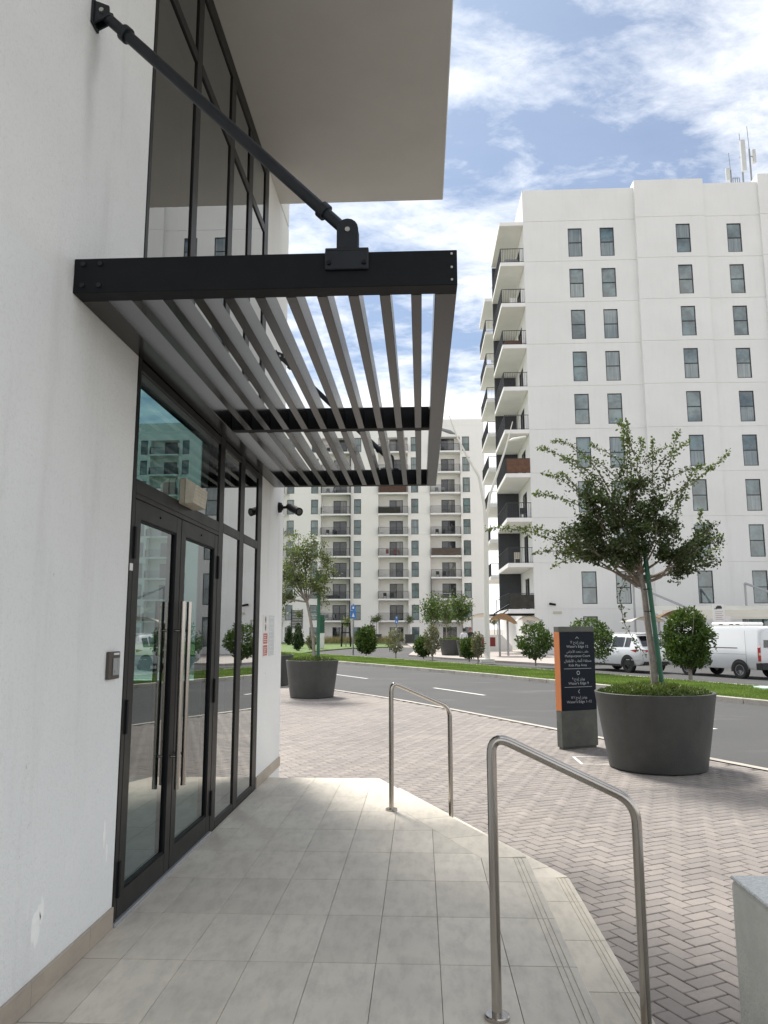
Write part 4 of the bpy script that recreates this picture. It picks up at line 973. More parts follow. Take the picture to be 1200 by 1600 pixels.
t = thing('tree_guard', 'black timber guard frame round the staked sapling on the far lawn', 'tree guard', (-7.3, 75.6, ZV)); b = MB()
for dx in (-.45, .45):
    for dy in (-.3, .3): b.tube([(-7.3+dx, 75.6+dy, ZV), (-7.3+dx*.8, 75.6+dy, ZV+2.3)], .05, 6)
for z in (1.3, 2.2): b.box(-7.78, -6.82, 75.25, 75.32, ZV+z, ZV+z+.1)
obj('frame', b, MT['blackmetal'], t)
t = thing('utility_cabinet', 'white cabinet with green louvres standing behind the second planter', 'cabinet', (-8.75, 68, ZV)); b = MB()
b.bbox(-9.05, -8.5, 67.8, 68.2, ZV, ZV+1.35, .02); obj('cabinet', b, MT['whitepaint'], t); b = MB(); b.box(-9.05, -8.5, 67.9, 68.1, ZV+1.36, ZV+2.95)
for k in range(8): b.box(-9.12, -8.43, 67.78, 67.89, ZV+1.4+.19*k, ZV+1.5+.19*k)
obj('louvres', b, MT['green'], t)
# grass blades on the visible verge, dry grasses by the far building
def blades(name, label, pts, hgt, wid, m):
    n = len(pts); P = np.array(pts); a = rng.random(n)*6.283; h = hgt*(.5+rng.random(n)*.8); ln = rng.normal(size=(n, 2))*hgt*.35
    dx = np.stack([np.cos(a), np.sin(a), np.zeros(n)], 1)*wid/2
    V = np.stack([P-dx, P+dx, P+np.stack([ln[:, 0], ln[:, 1], h], 1)], 1).reshape(-1, 3); F = np.arange(3*n).reshape(n, 3)
    o = bpy.data.objects.new(name, npmesh(name, V, F, m, np.clip(.5*rng.random(n)+.55+.75*np.array([mnoise.noise(Vector((p[0]*.8, p[1]*.8, 0))) for p in pts])-.15, 0, 1))); C.objects.link(o); o['kind'] = 'stuff'; o['label'] = label; o['category'] = 'grass'
pts = []
for _ in range(105000):
    t_ = 11+49*random.random()**1.5; o_ = random.uniform(16.15+bendf(t_), 19.85+bendf(t_)*.6); x, y = st(o_, t_); pts.append((x, y, ZV-.005))
blades('grass', 'mown green grass on the verge across the road', pts, .055, .03, MT['blade'])
pts = [(random.uniform(-13.5, -3.6), random.gauss(98.3, .8), ZV) for _ in range(4200)]
blades('ornamental_grass', 'pale dry ornamental grass in front of the far ground floor terraces', pts, .75, .05, MT['straw'])

# ------------------------------------------------------------------ wayfinding sign
AR = {  # letter: (isolated, final, initial, medial)
 'و': ('ﻭ','ﻮ',None,None), 'ت': ('ﺕ','ﺖ','ﺗ','ﺘ'), 'ر': ('ﺭ','ﺮ',None,None), 'ز': ('ﺯ','ﺰ',None,None), 'ا': ('ﺍ','ﺎ',None,None), 'أ': ('ﺃ','ﺄ',None,None), 'إ': ('ﺇ','ﺈ',None,None),
 'ي': ('ﻱ','ﻲ','ﻳ','ﻴ'), 'د': ('ﺩ','ﺪ',None,None), 'ج': ('ﺝ','ﺞ','ﺟ','ﺠ'), 'م': ('ﻡ','ﻢ','ﻣ','ﻤ'), 'ل': ('ﻝ','ﻞ','ﻟ','ﻠ'), 'ع': ('ﻉ','ﻊ','ﻋ','ﻌ'), 'ب': ('ﺏ','ﺐ','ﺑ','ﺒ'),
 'غ': ('ﻍ','ﻎ','ﻏ','ﻐ'), 'ض': ('ﺽ','ﺾ','ﺿ','ﻀ'), 'ن': ('ﻥ','ﻦ','ﻧ','ﻨ'), 'ط': ('ﻁ','ﻂ','ﻃ','ﻄ'), 'ق': ('ﻕ','ﻖ','ﻗ','ﻘ'), 'ة': ('ﺓ','ﺔ',None,None), 'ف': ('ﻑ','ﻒ','ﻓ','ﻔ')}
def arab(s):
    s = s.replace('لأ', '\u0001'); o = []
    AR['\u0001'] = ('ﻷ', 'ﻸ', None, None)
    for i, ch in enumerate(s):
        if ch not in AR: o.append(ch); continue
        pj = i > 0 and s[i-1] in AR and AR[s[i-1]][2] is not None
        nj = i < len(s)-1 and s[i+1] in AR and AR[ch][2] is not None
        o.append(AR[ch][3 if pj and nj else 1 if pj else 2 if nj else 0])
    # visual order; digit runs keep theirs
    out_ = []; run = ''
    for ch in reversed(o):
        if ch.isdigit(): run = ch+run
        else:
            if run: out_.append(run); run = ''
            out_.append(ch)
    if run: out_.append(run)
    return ''.join(out_)
def text(s, h, width, cx_, z, y, parent, m, name='lettering'):
    cu = bpy.data.curves.new(name, 'FONT'); cu.body = s; cu.size = 1; cu.align_x = 'CENTER'; cu.resolution_u = 3
    o = bpy.data.objects.new(name, cu); C.objects.link(o)
    me = bpy.data.meshes.new_from_object(o.evaluated_get(bpy.context.evaluated_depsgraph_get())); bpy.data.objects.remove(o)
    co = np.empty(len(me.vertices)*3); me.vertices.foreach_get('co', co); co = co.reshape(-1, 3)
    mid = (co[:, 0].min()+co[:, 0].max())/2; sc = h/.73
    kx = min(width/(co[:, 0].max()-co[:, 0].min()), sc*1.15) if width else sc
    V = np.stack([cx_+(co[:, 0]-mid)*kx, np.full(len(co), y), z+co[:, 1]*sc], 1); me.vertices.foreach_set('co', V.ravel()); me.materials.clear(); me.materials.append(m)
    me.update(); o = bpy.data.objects.new(name, me); C.objects.link(o); o.parent = parent; return o
t = thing('wayfinding_sign', 'tall navy and grey wayfinding sign with orange edge standing beside the big planter', 'sign')
b = MB(); b.bbox(.0, .68, .0, .13, .03, .57, .004); b.bbox(.0, .68, .0, .13, 1.77, 1.85, .004); b.box(.02, .66, .02, .11, 0, .03); b.box(.01, .67, .012, .13, .571, 1.769); obj('body', b, MT['signgrey'], t)
b = MB(); b.box(-.002, .009, 0.0, .129, .573, 1.767); obj('orange_edge', b, MT['orange'], t)
b = MB(); b.bbox(.011, .679, .0, .0115, .574, 1.766, .002); P_ = obj('panel', b, MT['navy'], t)
zz = lambda y: 1.77-(y-195)*.00147
E12 = "Water's Edge "
for s_, y_, w_, h_ in ((arab('ووترز إيدج ١٢'), 318, .26, .042), (E12+'12', 362, .42, .040), (arab('ملعب متعدد الأغراض'), 414, .42, .036), ('Multipurpose Court', 460, .52, .038), (arab('منطقة ألعاب الأطفال'), 512, .54, .040), ('Kids Play Area', 557, .37, .038),
                     (arab('ووترز إيدج ٩'), 700, .24, .042), (E12+'9', 745, .40, .040), (arab('ووترز إيدج ١-١٢'), 890, .30, .042), (E12+'1-12', 935, .48, .040)):
    text(s_, h_, w_, .345, zz(y_), -.0012, P_, MT['ink'])
b = MB()
for y_ in (581, 771): b.box(.075, .60, -.0012, -.0004, zz(y_)-.003, zz(y_)+.003)
def stroke(p, q, w):
    d = Vector((q[0]-p[0], q[1]-p[1])).normalized(); n_ = Vector((-d.y, d.x))*w
    b.add([(p[0]-n_.x, -.0012, p[1]-n_.y), (q[0]-n_.x, -.0012, q[1]-n_.y), (q[0]+n_.x, -.0012, q[1]+n_.y), (p[0]+n_.x, -.0012, p[1]+n_.y)], [(0, 1, 2, 3)])
stroke((.315, zz(268)), (.345, zz(248)), .004); stroke((.345, zz(248)), (.375, zz(268)), .004)
stroke((.360, zz(838)), (.332, zz(818)), .004); stroke((.332, zz(818)), (.360, zz(798)), .004)
for k in range(16):
    a0, a1 = k*math.pi/8, (k+1)*math.pi/8; stroke((.345+.026*math.cos(a0), zz(625)+.026*math.sin(a0)), (.345+.026*math.cos(a1), zz(625)+.026*math.sin(a1)), .005)
obj('symbols', b, MT['ink'], P_)
t.location = (2.135, 12.15, G); t.rotation_euler.z = angS

# ------------------------------------------------------------------ tall street lamp
t = thing('street_lamp', 'tall cream street lamp with two curved arms in a V on the verge', 'street lamp', (3.42, 40.6, ZV))
b = MB(); b.bbox(3.07, 3.77, 40.25, 40.95, ZV-.02, ZV+.18, .02); obj('base', b, MT['lampw'], t)
b = MB(); b.tube([(3.42, 40.6, ZV+.18), (3.46, 40.6, 4), (3.50, 40.6, 7.0)], [.155, .14, .125], 16); obj('pole', b, MT['lampw'], t, True)
Ls = 40.6/41.2
b = MB(); b.tube([Vector(p) for p in ((3.48, 40.6, 6.7), (3.42, 40.6, 8.1), (3.18, 40.6, 9.6), (2.62, 40.6, 10.6), (2.0, 40.6, 11.9), (1.62, 40.6, 13.05))], [.085, .08, .07, .06, .045, .02], 12); obj('arm', b, MT['lampw'], t, True)
b = MB(); b.tube([Vector(p) for p in ((3.52, 40.6, 6.7), (3.58, 40.6, 7.5), (3.76, 40.6, 8.6), (4.15, 40.6, 9.7), (4.65, 40.6, 11.1), (5.06, 40.6, 12.6))], [.085, .08, .07, .06, .045, .02], 12); obj('arm', b, MT['lampw'], t, True)
for (x0, z0, x1, z1, m) in ((1.95, 11.95, 1.0, 12.3, 'grey'), (4.75, 11.5, 5.75, 11.75, 'lampw')):
    b = MB(); b.tube([(x0, 40.6, z0), (x0+(x1-x0)*.3, 40.6, z0+(z1-z0)*.35), (x1, 40.6, z1)], [.03, .11, .06], 10); obj('luminaire', b, MT[m], t, True)
t = thing('street_lamp', 'thin distant grey lamp post right of the tall street lamp', 'street lamp', (9.3, 95, G)); b = MB(); b.tube([(9.3, 95, G), (9.3, 95, 5.0), (9.75, 95, 5.05)], .05, 6); b.box(9.6, 10.1, 94.9, 95.1, 5.0, 5.1); obj('pole', b, MT['grey'], t)
def roadsign(x, y, h, label):
    t = thing('road_sign', label, 'road sign', (x, y, ZV)); b = MB(); b.tube([(x, y, ZV), (x, y, ZV+h)], .055, 8); obj('pole', b, MT['grey'], t)
    b = MB(); b.bbox(x-.19, x+.19, y-.075, y-.058, ZV+h-.95, ZV+h-.45, .005); b.bbox(x-.15, x+.15, y-.075, y-.058, ZV+h-.42, ZV+h-.08, .005); P = obj('plate', b, MT['blue'], t)
    b = MB(); b.add([(x-.09, y-.078, ZV+h-.85), (x+.09, y-.078, ZV+h-.85), (x, y-.078, ZV+h-.58)], [(0, 1, 2)]); obj('symbol', b, MT['pink'], P); b = MB(); b.box(x-.05, x+.05, y-.078, y-.077, ZV+h-.32, ZV+h-.18); obj('symbol', b, MT['pink'], P)
roadsign(-4.45, 51.0, 3.35, 'blue plate signs on a grey pole at the left end of the verge'); roadsign(-2.95, 95.0, 3.3, 'small blue sign in front of the far ground floor, behind the thin shrub')

# ------------------------------------------------------------------ windows shared by the buildings
def win_meshes(w, h, paneM, split=.5, fr=.055, dep=.09):
    f = MB(); f.box(-w/2, -w/2+fr, -dep, 0, 0, h); f.box(w/2-fr, w/2, -dep, 0, 0, h); f.box(-w/2+fr, w/2-fr, -dep, 0, 0, fr); f.box(-w/2+fr, w/2-fr, -dep, 0, h-fr, h)
    ps = []
    if split: f.box(-w/2+fr, w/2-fr, -dep, 0, h*split-fr/2, h*split+fr/2)
    fm = f.mesh('window', MT['wframe'])
    zs = [(fr, h*split-fr/2), (h*split+fr/2, h-fr)] if split else [(fr, h-fr)]
    for a, c in zs: p = MB(); p.box(-w/2+fr+.001, w/2-fr-.001, -dep*.5-.01, -dep*.5, a+.001, c-.001); ps.append(p.mesh('pane', paneM))
    return fm, ps
def place_window(wm_, parent, x, y, z, rz=0):
    f = inst('window', wm_[0], parent, (x, y, z), rz)
    for p in wm_[1]:
        o = bpy.data.objects.new('pane', p); C.objects.link(o); o.parent = f
def door_mesh(w, h, paneM):
    f = MB(); fr = .07; f.box(-w/2, -w/2+fr, -.1, 0, 0, h); f.box(w/2-fr, w/2, -.1, 0, 0, h); f.box(-w/2+fr, w/2-fr, -.1, 0, h-fr, h); f.box(-w/2+fr, w/2-fr, -.1, 0, 0, fr); f.box(-fr*.6, fr*.6, -.1, 0, fr, h-fr)
    ps = []
    for a, c in ((-w/2+fr, -fr*.6), (fr*.6, w/2-fr)): p = MB(); p.box(a+.002, c-.002, -.06, -.05, fr+.002, h-fr-.002); ps.append(p.mesh('pane', paneM))
    return f.mesh('balcony_door', MT['wframe']), ps
def place_door(dm, parent, x, y, z, rz=0):
    f = inst('balcony_door', dm[0], parent, (x, y, z), rz)
    for p in dm[1]: o = bpy.data.objects.new('pane', p); C.objects.link(o); o.parent = f
# ------------------------------------------------------------------ right tower
FH = 3.2; Y0 = 54.0; ZT0 = 31.66
tw = thing('apartment_tower', 'white residential tower at the right with stacked balconies on its left edge', 'building', (16, 60, G))
WX = [(11.2, 12.23), (13.55, 14.58), (19.03, 20.06), (22.77, 23.8), (27.6, 28.63), (30.2, 31.23), (34.2, 35.23), (38.0, 39.03)]
blocks = [(7.9, 16.15, 0, 34.2), (16.15, 21.2, -.28, 34.62), (21.2, 25.19, -.14, 34.3), (25.19, 32.6, -.30, 34.85), (32.6, 41, 0, 34.3)]
us = [7.9]; zs = [G, 34.2, 34.62, 34.3, 34.85]
for a, c in WX: us += [a, c]
for b_ in blocks: us += [b_[0], b_[1]]
zs += [2.0+.0, 2.35, .3]
for k in range(0, 10): zs += [ZT0-FH*k-.02, ZT0-FH*k+.02]
for k in range(0, 9): zs += [ZT0-FH*k-.61, ZT0-FH*k-2.86]
zs += [G+.45, G+.47]
for x in (11.2, 12.2, 21.9, 24.7): us.append(x)
def dep(u, z):
    bd = next(b_ for b_ in blocks if b_[0] <= u <= b_[1])
    if z > bd[3]: return None
    d = bd[2]
    for k in range(0, 10):
        if abs(z-(ZT0-FH*k)) < .02: return d+.03
    for k in range(0, 9):
        if ZT0-FH*k-2.86 < z < ZT0-FH*k-.61:
            for a, c in WX:
                if a < u < c: return d+.16
    if (11.2 < u < 12.2 or 21.9 < u < 24.7) and .3 < z < 2.35: return d+.16
    return d
b = MB(); relief(b, us, zs, dep, lambda u, z, d: (u, Y0+d, z))
# side wall facing left, with balcony door openings
zs2 = [G, 34.2]; us2 = [54.301, 56.2, 58.4, 75, 69.6, 71.6]
for k in range(0, 10): zs2 += [ZT0-FH*k-.02, ZT0-FH*k+.02]
for k in range(1, 10): zs2 += [ZT0-FH*k+.05, ZT0-FH*k+2.3]
def dep2(u, z):
    if z > 34.2: return None
    for k in range(1, 10):
        if ZT0-FH*k+.05 < z < ZT0-FH*k+2.3 and (56.2 < u < 58.4 or 69.6 < u < 71.6): return .16
    for k in range(0, 10):
        if abs(z-(ZT0-FH*k)) < .02: return .03
    return 0
relief(b, us2, zs2, dep2, lambda u, z, d: (7.9+d, u, z))
for x0, x1, d, zt in blocks: b.box(x0+.3 if x0 == 7.9 else x0+.001, x1-.001, Y0+d+.301, 75, G, zt-.001)
obj('wall', b, MT['towerwall'], tw)
wmR = win_meshes(1.03, 2.25, MT['pane'], .5)
for x0, x1 in WX:
    d = next(b_[2] for b_ in blocks if b_[0] <= x0 <= b_[1])
    for k in range(0, 9): place_window(wmR, tw, (x0+x1)/2, Y0+d+.125, ZT0-FH*k-2.86)
wg = win_meshes(1.0, 2.05, MT['pane'], 0); place_window(wg, tw, 11.7, Y0+.125, .3)
wg = win_meshes(1.4, 2.05, MT['pane'], 0)
for x in (22.6, 24.0): place_window(wg, tw, x, Y0-.14+.125, .3)
bdR = door_mesh(2.2, 2.25, MT['doorpane'])
slabm = MB(); slabm.bbox(-1.76, -.001, -.04, 6.7, -.30, 0, .015); slabme = slabm.mesh('balcony', MT['slabw'])
rlm = MB()
n_ = 50
for k in range(n_+1): y = .02+6.6*k/n_; rlm.box(-1.735, -1.705, y-.011, y+.011, .0, 1.06)
for k in range(14): x = -1.70+1.62*k/13; rlm.box(x-.009, x+.009, .0, .03, .0, 1.06)
rlm.box(-1.75, -1.69, 0, 6.66, 1.061, 1.10); rlm.box(-1.69, -.02, -.005, .035, 1.061, 1.10); rlm.box(-1.69, -.02, .0, .03, .04, .07); rlme = rlm.mesh('railing', MT['rail'])
def bcl(y0, k, items):
    z = ZT0-FH*k
    B_ = inst('balcony', slabme, tw, (7.9, y0, z))
    if k:
        o = bpy.data.objects.new('railing', rlme); C.objects.link(o); o.parent = B_
        for nm, bx, m in items:
            q = MB()
            for (a, b2, c, d, e, f) in bx: q.box(a, b2, c, d, e, f)
            o = bpy.data.objects.new(nm, q.mesh(nm, MT[m])); C.objects.link(o); o.parent = B_
        place_door(bdR, tw, 8.03, y0+3.4-(.8 if y0 > 60 else .1), z+.05, -math.pi/2)
chair = lambda x, y: [(x, x+.45, y, y+.45, .38, .42), (x, x+.45, y+.42, y+.45, .42, .85), (x, x+.03, y, y+.03, 0, .38), (x+.42, x+.45, y, y+.03, 0, .38), (x, x+.03, y+.42, y+.45, 0, .38), (x+.42, x+.45, y+.42, y+.45, 0, .38)]
for k in range(0, 10):
    it = []
    if k == 1: it = [('sofa', [(-1.3, -.35, .5, 1.2, .05, .42), (-1.3, -.35, 1.0, 1.2, .43, .75)], 'grey')]
    if k == 2: it = [('chair', chair(-1.0, .6), 'whitepaint')]
    if k == 3: it = [('sofa', [(-1.5, -.3, .5, 1.3, .05, .5)], 'brown')]
    if k == 6: it = [('privacy_screen', [(-1.68, -.02, -.035, -.01, .05, 1.05)], 'brown')]
    if k == 7: it = [('chair', chair(-.7, .5), 'darkgrey')]
    if k == 8: it = [('chair', chair(-1.2, .6), 'cream')]
    if k == 9: it = [('privacy_screen', [(-1.70, -.02, -.035, -.01, .05, 1.0)], 'greyscreen'), ('table', [(-1.3, -.5, .5, 1.1, .98, 1.02), (-.92, -.88, .78, .82, 0, .98)], 'whitepaint')]
    bcl(54.0, k, it)
for k in range(0, 9): bcl(67.4, k, [('chair', chair(-1.2, .5), 'whitepaint')] if k == 2 else [])
b = MB(); b.box(6.2, 7.899, 60.75, 60.95, G+FH*.9, ZT0-.305)
obj('dark_fin', b, MT['darkgrey'], tw)
b = MB(); b.box(7.86, 7.90-.001, 60.4, 60.74, 0, 30)
# ------------------------------------------------------------------ far building
fb = thing('apartment_block', 'long white balconied apartment block closing the view in the distance', 'building', (-15, 110, G))
YF = 105.0; FF = 2.925; NS = 9
BC = [(-13.75, -9.6), (-5.75, -1.64), (1.4, 5.68)]; DC = [(-12.15, -10.25), (-4.25, -2.37), (3.03, 4.92)]; WC = [-14.65, -8.65, -.70, 6.47]
for off in (-24.5,): BC += [(a+off, c+off) for a, c in BC[:3]]; DC += [(a+off, c+off) for a, c in DC[:3]]; WC += [w+off for w in WC[:4]]
top = 30.65
us = [-46, -19, -18.2, 9.05, 8.0]; zs = [G, top, 29.75]
for a, c in BC: us += [a, c]
for a, c in DC: us += [a, c]
for w in WC: us += [w-.5, w+.5]
us += [-17.6, -16.2]
for k in range(0, NS+1):
    z = 2.63+FF*(k-1)
    zs += [z+.02, z-.02, z+.03+.0, z+2.1, z+2.06] if k else []
zs += [G+.12, 1.75]
for k in range(1, NS+1): z = 2.63+FF*(k-1); zs += [z+.05, z+2.12, z+.0]
def depF(u, z):
    fl = (z-2.63)/FF; k = math.floor(fl); zz_ = z-(2.63+FF*k)
    if z < 2.61: zz_ = z-G-.05; k = -1
    nich = any(a < u < c for a, c in BC) and z < 2.63+FF*NS-.35
    dr = any(a < u < c for a, c in DC); w = any(abs(u-c) < .5 for c in WC)
    if k >= NS and not nich: dr = w = False
    if k >= NS: nich = False; dr = False; w = False
    d = 1.25 if nich else 0
    if k == -1:
        if (dr or w) and G+.12 < z < 1.75: return d+.14
        return d
    if abs(z-(2.63+FF*round(fl))) < .02 and not nich: return .025
    if (dr or w) and .05 < zz_ < 2.12: return d+.14
    if u > 8.0: return .0
    if -19 < u < -18.2: return .3
    return d
b = MB(); relief(b, us, zs, depF, lambda u, z, d: (u, YF+d, z), edge=1.5)
b.box(-46, 9.04, YF+1.501, 122, G, top-.002); obj('wall', b, MT['farwall'], fb)
wmF = win_meshes(1.0, 2.02, MT['panef'], .5, .06); dmF = door_mesh(1.88, 2.05, MT['doorpane'])
for k in range(0, NS+1):
    z = 2.63+FF*(k-1)+.06 if k else G+.13
    hsc = 1
    if k == 0: z = -.2
    for w in WC: place_window(wmF, fb, w, YF+.13, z if k else -.2)
    for (a, c) in DC: place_door(dmF, fb, (a+c)/2, YF+1.38, z)
sb = MB(); sb.bbox(-2.075, 2.075, -.55, 1.24, -.22, 0, .01); sbm = sb.mesh('balcony', MT['slabw'])
rl = MB()
for k in range(38): x = -2.02+4.04*k/37; rl.box(x-.012, x+.012, -.52, -.50, 0, .98)
rl.box(-2.05, 2.05, -.53, -.49, .981, 1.02); rl.box(-2.05, -2.0, -.49, .0, .0, 1.0); rl.box(2.0, 2.05, -.49, 0, 0, 1.0); rlmF = rl.mesh('railing', MT['rail'])
i = 0
for ci, (a, c) in enumerate(BC):
    for k in range(0, NS):
        B_ = inst('balcony', sbm, fb, ((a+c)/2, YF, 2.63+FF*k)); o = bpy.data.objects.new('railing', rlmF); C.objects.link(o); o.parent = B_
        it = {(1, 5): ('privacy_screen', [(-2.0, 1.0, -.49, -.45, .05, .9)], 'greyscreen'), (1, 6): ('privacy_screen', [(-1.9, 1.9, -.49, -.45, .05, .95)], 'brown'),
              (2, 3): ('privacy_screen', [(-1.95, 1.95, -.49, -.45, .05, .98)], 'fadedbrown'), (1, 3): ('hanging_laundry', [(-1.0, -.6, -.40, -.38, .3, .9), (.0, .4, -.4, -.38, .2, .9), (.6, .85, -.4, -.38, .4, .9)], 'redcloth'),
              (2, 1): ('table', [(-1.4, .6, -.1, .5, .68, .74), (-1.3, -1.2, 0, .1, 0, .68), (.4, .5, 0, .1, 0, .68)], 'whitepaint'), (0, 1): ('sofa', [(-1.2, .4, .1, .7, .05, .5)], 'darkgrey')}.get((ci, k))
        if it is None and ci < 3 and (k+ci) % 2 == 0: it = ('chair', chair(-1.4, .1)+chair(-.5, .1), 'darkgrey' if k % 3 else 'grey')
        if it:
            q = MB()
            for bx in it[1]: q.box(*bx)
            o = bpy.data.objects.new(it[0], q.mesh(it[0], MT[it[2]])); C.objects.link(o); o.parent = B_
b = MB(); b.box(-9.72, -9.602, YF-.45, YF+1.2, G, 2.63+FF*NS-.5); b.box(1.402, 1.50, YF-.45, YF+1.2, G, 8.5); obj('dark_fin', b, MT['darkgrey'], fb)
b = MB()
for k in range(12): b.box(-17.6, -16.2, YF-.06, YF-.001, 1.6+.21*k, 1.72+.21*k)
b.box(-17.7, -17.601, YF-.08, YF-.001, 1.5, 4.2); b.box(-16.199, -16.1, YF-.08, YF-.001, 1.5, 4.2); obj('louvre', b, MT['darkgrey'], fb)
b = MB(); b.box(-3, 4, YF+4, YF+9, top, top+.9); b.box(-14, -9, YF+5, YF+9, top, top+1.2); obj('plant_room', b, MT['farwall'], fb)

# low white wall with maroon panels, shade structures, entrance awning
t = thing('boundary_wall', 'low white wall with maroon panels and a sloping end behind the street lamp', 'wall', (5.2, 60, G))
b = MB(); prof = [(3.7, G), (7.0, G), (7.0, .2), (6.2, 1.05), (3.7, 1.05)]; k = len(prof)
b.add([(p[0], 60, p[1]) for p in prof]+[(p[0], 60.25, p[1]) for p in prof], [tuple(range(k)), tuple(range(2*k-1, k-1, -1))]+[(i, k+i, k+(i+1)%k, (i+1)%k) for i in range(k)]); obj('wall_body', b, MT['whitepaint'], t)
for x0, x1 in ((4.35, 5.0), (5.3, 5.7)): b = MB(); b.box(x0, x1, 59.97, 59.999, .18, .86); obj('panel', b, MT['redpanel'], t)
def sail(label, x0, x1, y0, y1, z0, rise, m, sagx=.0, posts=(), group='tensile shade sails', tw_=0.0):
    t = thing('shade_sail', label, 'shade sail', ((x0+x1)/2, (y0+y1)/2, G), group)
    b = MB(); nu, nv = 16, 8
    for lay, dz in ((0, 0), (1, -.03)):
        vs = []
        for i in range(nu+1):
            for j in range(nv+1):
                u, v = i/nu, j/nv; z = z0+rise*math.sin(math.pi*u)**.8*(1-.55*v)+tw_*(u-.5)+sagx*(v-.5); vs.append((x0+(x1-x0)*u, y0+(y1-y0)*v, z+dz))
        fs = [(i*(nv+1)+j, (i+1)*(nv+1)+j, (i+1)*(nv+1)+j+1, i*(nv+1)+j+1) for i in range(nu) for j in range(nv)]
        b.add(vs, fs if lay == 0 else [f[::-1] for f in fs])
    obj('fabric', b, MT[m], t, True)
    for p in posts: q = MB(); q.tube([Vector(v) for v in p], .07, 10); obj('post', q, MT['steelgrey'], t, True)
    return t
sail('tan vaulted shade sail on grey posts by the tower entrance', 4.15, 6.0, 48.5, 50.5, 1.85, .62, 'tan', posts=[((4.95, 49.2, G+.1), (4.95, 49.2, 2.2)), ((5.6, 50.4, G+.1), (5.6, 50.4, 2.0))])
sail('cream shade sail right of the tan vault by the tower entrance', 5.95, 7.45, 48.3, 50.3, 2.0, .30, 'sail', posts=[((7.5, 48.6, G+.1), (7.5, 48.6, 2.1)), ((6.6, 48.6, 2.0), (7.1, 48.6, 1.75), (7.5, 48.6, 1.3))])
sail('small cream sail left of the tall street lamp pole in the distance', 3.9, 6.6, 66, 69, 2.3, .5, 'sail', posts=[((4.4, 67, G+.1), (4.4, 67, 2.5))])
sail('cream parking shade wing above the white vehicle at the left of the car park', 11.4, 13.2, 42.5, 45, 1.90, .28, 'sail', posts=[((12.6, 43.5, G), (12.6, 43.5, 2.1))])
sail('tan underside of the parking sail behind the egg shaped shrub', 13.1, 15.6, 43.5, 46.5, 2.0, .55, 'tan', posts=[((13.3, 44, G), (13.3, 44, 2.1))])
t = sail('long cream parking shade roof in front of the tower ground floor', 14.2, 27, 46.2, 49.8, 2.55, .0, 'sail', sagx=.75, posts=[((20.6, 49.9, G), (20.6, 49.9, 4.35)), ((20.6, 49.9, 4.35), (23.2, 46.2, 2.6)), ((13.6, 49.9, G), (13.6, 49.9, 4.3)), ((13.6, 49.9, 4.25), (15.9, 46.2, 2.6))])
q = MB(); q.box(15, 27, 46.12, 46.22, 2.06, 2.14); q.box(14.2, 27, 46.15, 46.19, 2.15, 2.60); obj('front_edge', q, MT['sail'], t)
t = thing('entrance_awning', 'dark flat awning over the tower entrance beneath the lowest balcony', 'awning', (6, 54, 2.6)); b = MB(); b.box(4.9, 7.88, 54.2, 56.4, 2.42, 2.52); obj('roof', b, MT['blackmetal'], t); b = MB(); b.tube([(5.1, 54.4, 2.52), (6.3, 54.4, 3.25)], .05, 6); b.tube([(5.7, 54.4, 2.52), (6.5, 54.4, 3.1)], .04, 6); obj('stay', b, MT['blackmetal'], t)
t = thing('cctv_camera', 'tiny black camera on the tower wall above the wayfinding sign', 'camera', (9.1, 53.9, 3.2)); b = MB(); b.tube([(8.95, 53.99, 3.2), (8.95, 53.85, 3.2)], .06, 8); b.tube([(8.9, 53.85, 3.22), (9.3, 53.7, 3.14)], .075, 8); obj('housing', b, MT['blackmetal'], t)
t = thing('wall_plate', 'small beige plate on the tower wall above and left of the wayfinding sign', 'plate', (9.4, 53.98, 2.6)); b = MB(); b.bbox(9.15, 9.75, 53.96, 53.999, 2.52, 2.70, .005); obj('plate', b, MT['cream'], t)
t = thing('parking_board', 'white parking regulations board with a small car symbol behind the white van', 'sign', (14.35, 38, G)); b = MB(); b.bbox(14.08, 14.62, 37.96, 38.0, 1.66, 2.66, .004); obj('board', b, MT['pink'], t)
b = MB(); b.box(14.22, 14.50, 37.955, 37.959, 2.45, 2.56); b.box(14.28, 14.46, 37.955, 37.959, 2.561, 2.60); b.box(14.15, 14.26, 37.955, 37.959, 2.43, 2.47); obj('symbol', b, MT['blk'], t)
b = MB()
for k in range(5): b.box(14.18, 14.54-.05*(k % 2), 37.955, 37.959, 2.30-.09*k, 2.315-.09*k)
obj('text_lines', b, MT['redcloth'], t); b = MB(); b.tube([(14.35, 38.03, G), (14.35, 38.03, 2.6)], .04, 8); obj('post', b, MT['steelgrey'], t)
b = MB(); b.box(14.68, 14.88, 37.96, 37.99, 1.7, 2.1); b.box(14.62, 14.68, 37.97, 37.985, 1.9, 1.95); b.box(14.75, 14.81, 37.955, 37.959, 1.75, 2.02, ); obj('side_plate', b, MT['pink'], t)
t = thing('valve_cover', 'flat pale green utility cover lying on the verge grass at the right edge', 'cover', (10.2, 22.8, ZV)); b = MB(); b.bbox(9.6, 10.4, 22.4, 23.2, ZV, ZV+.07, .01); obj('lid', b, mat('pale_green_cover', (.42, .55, .46), .6), t)
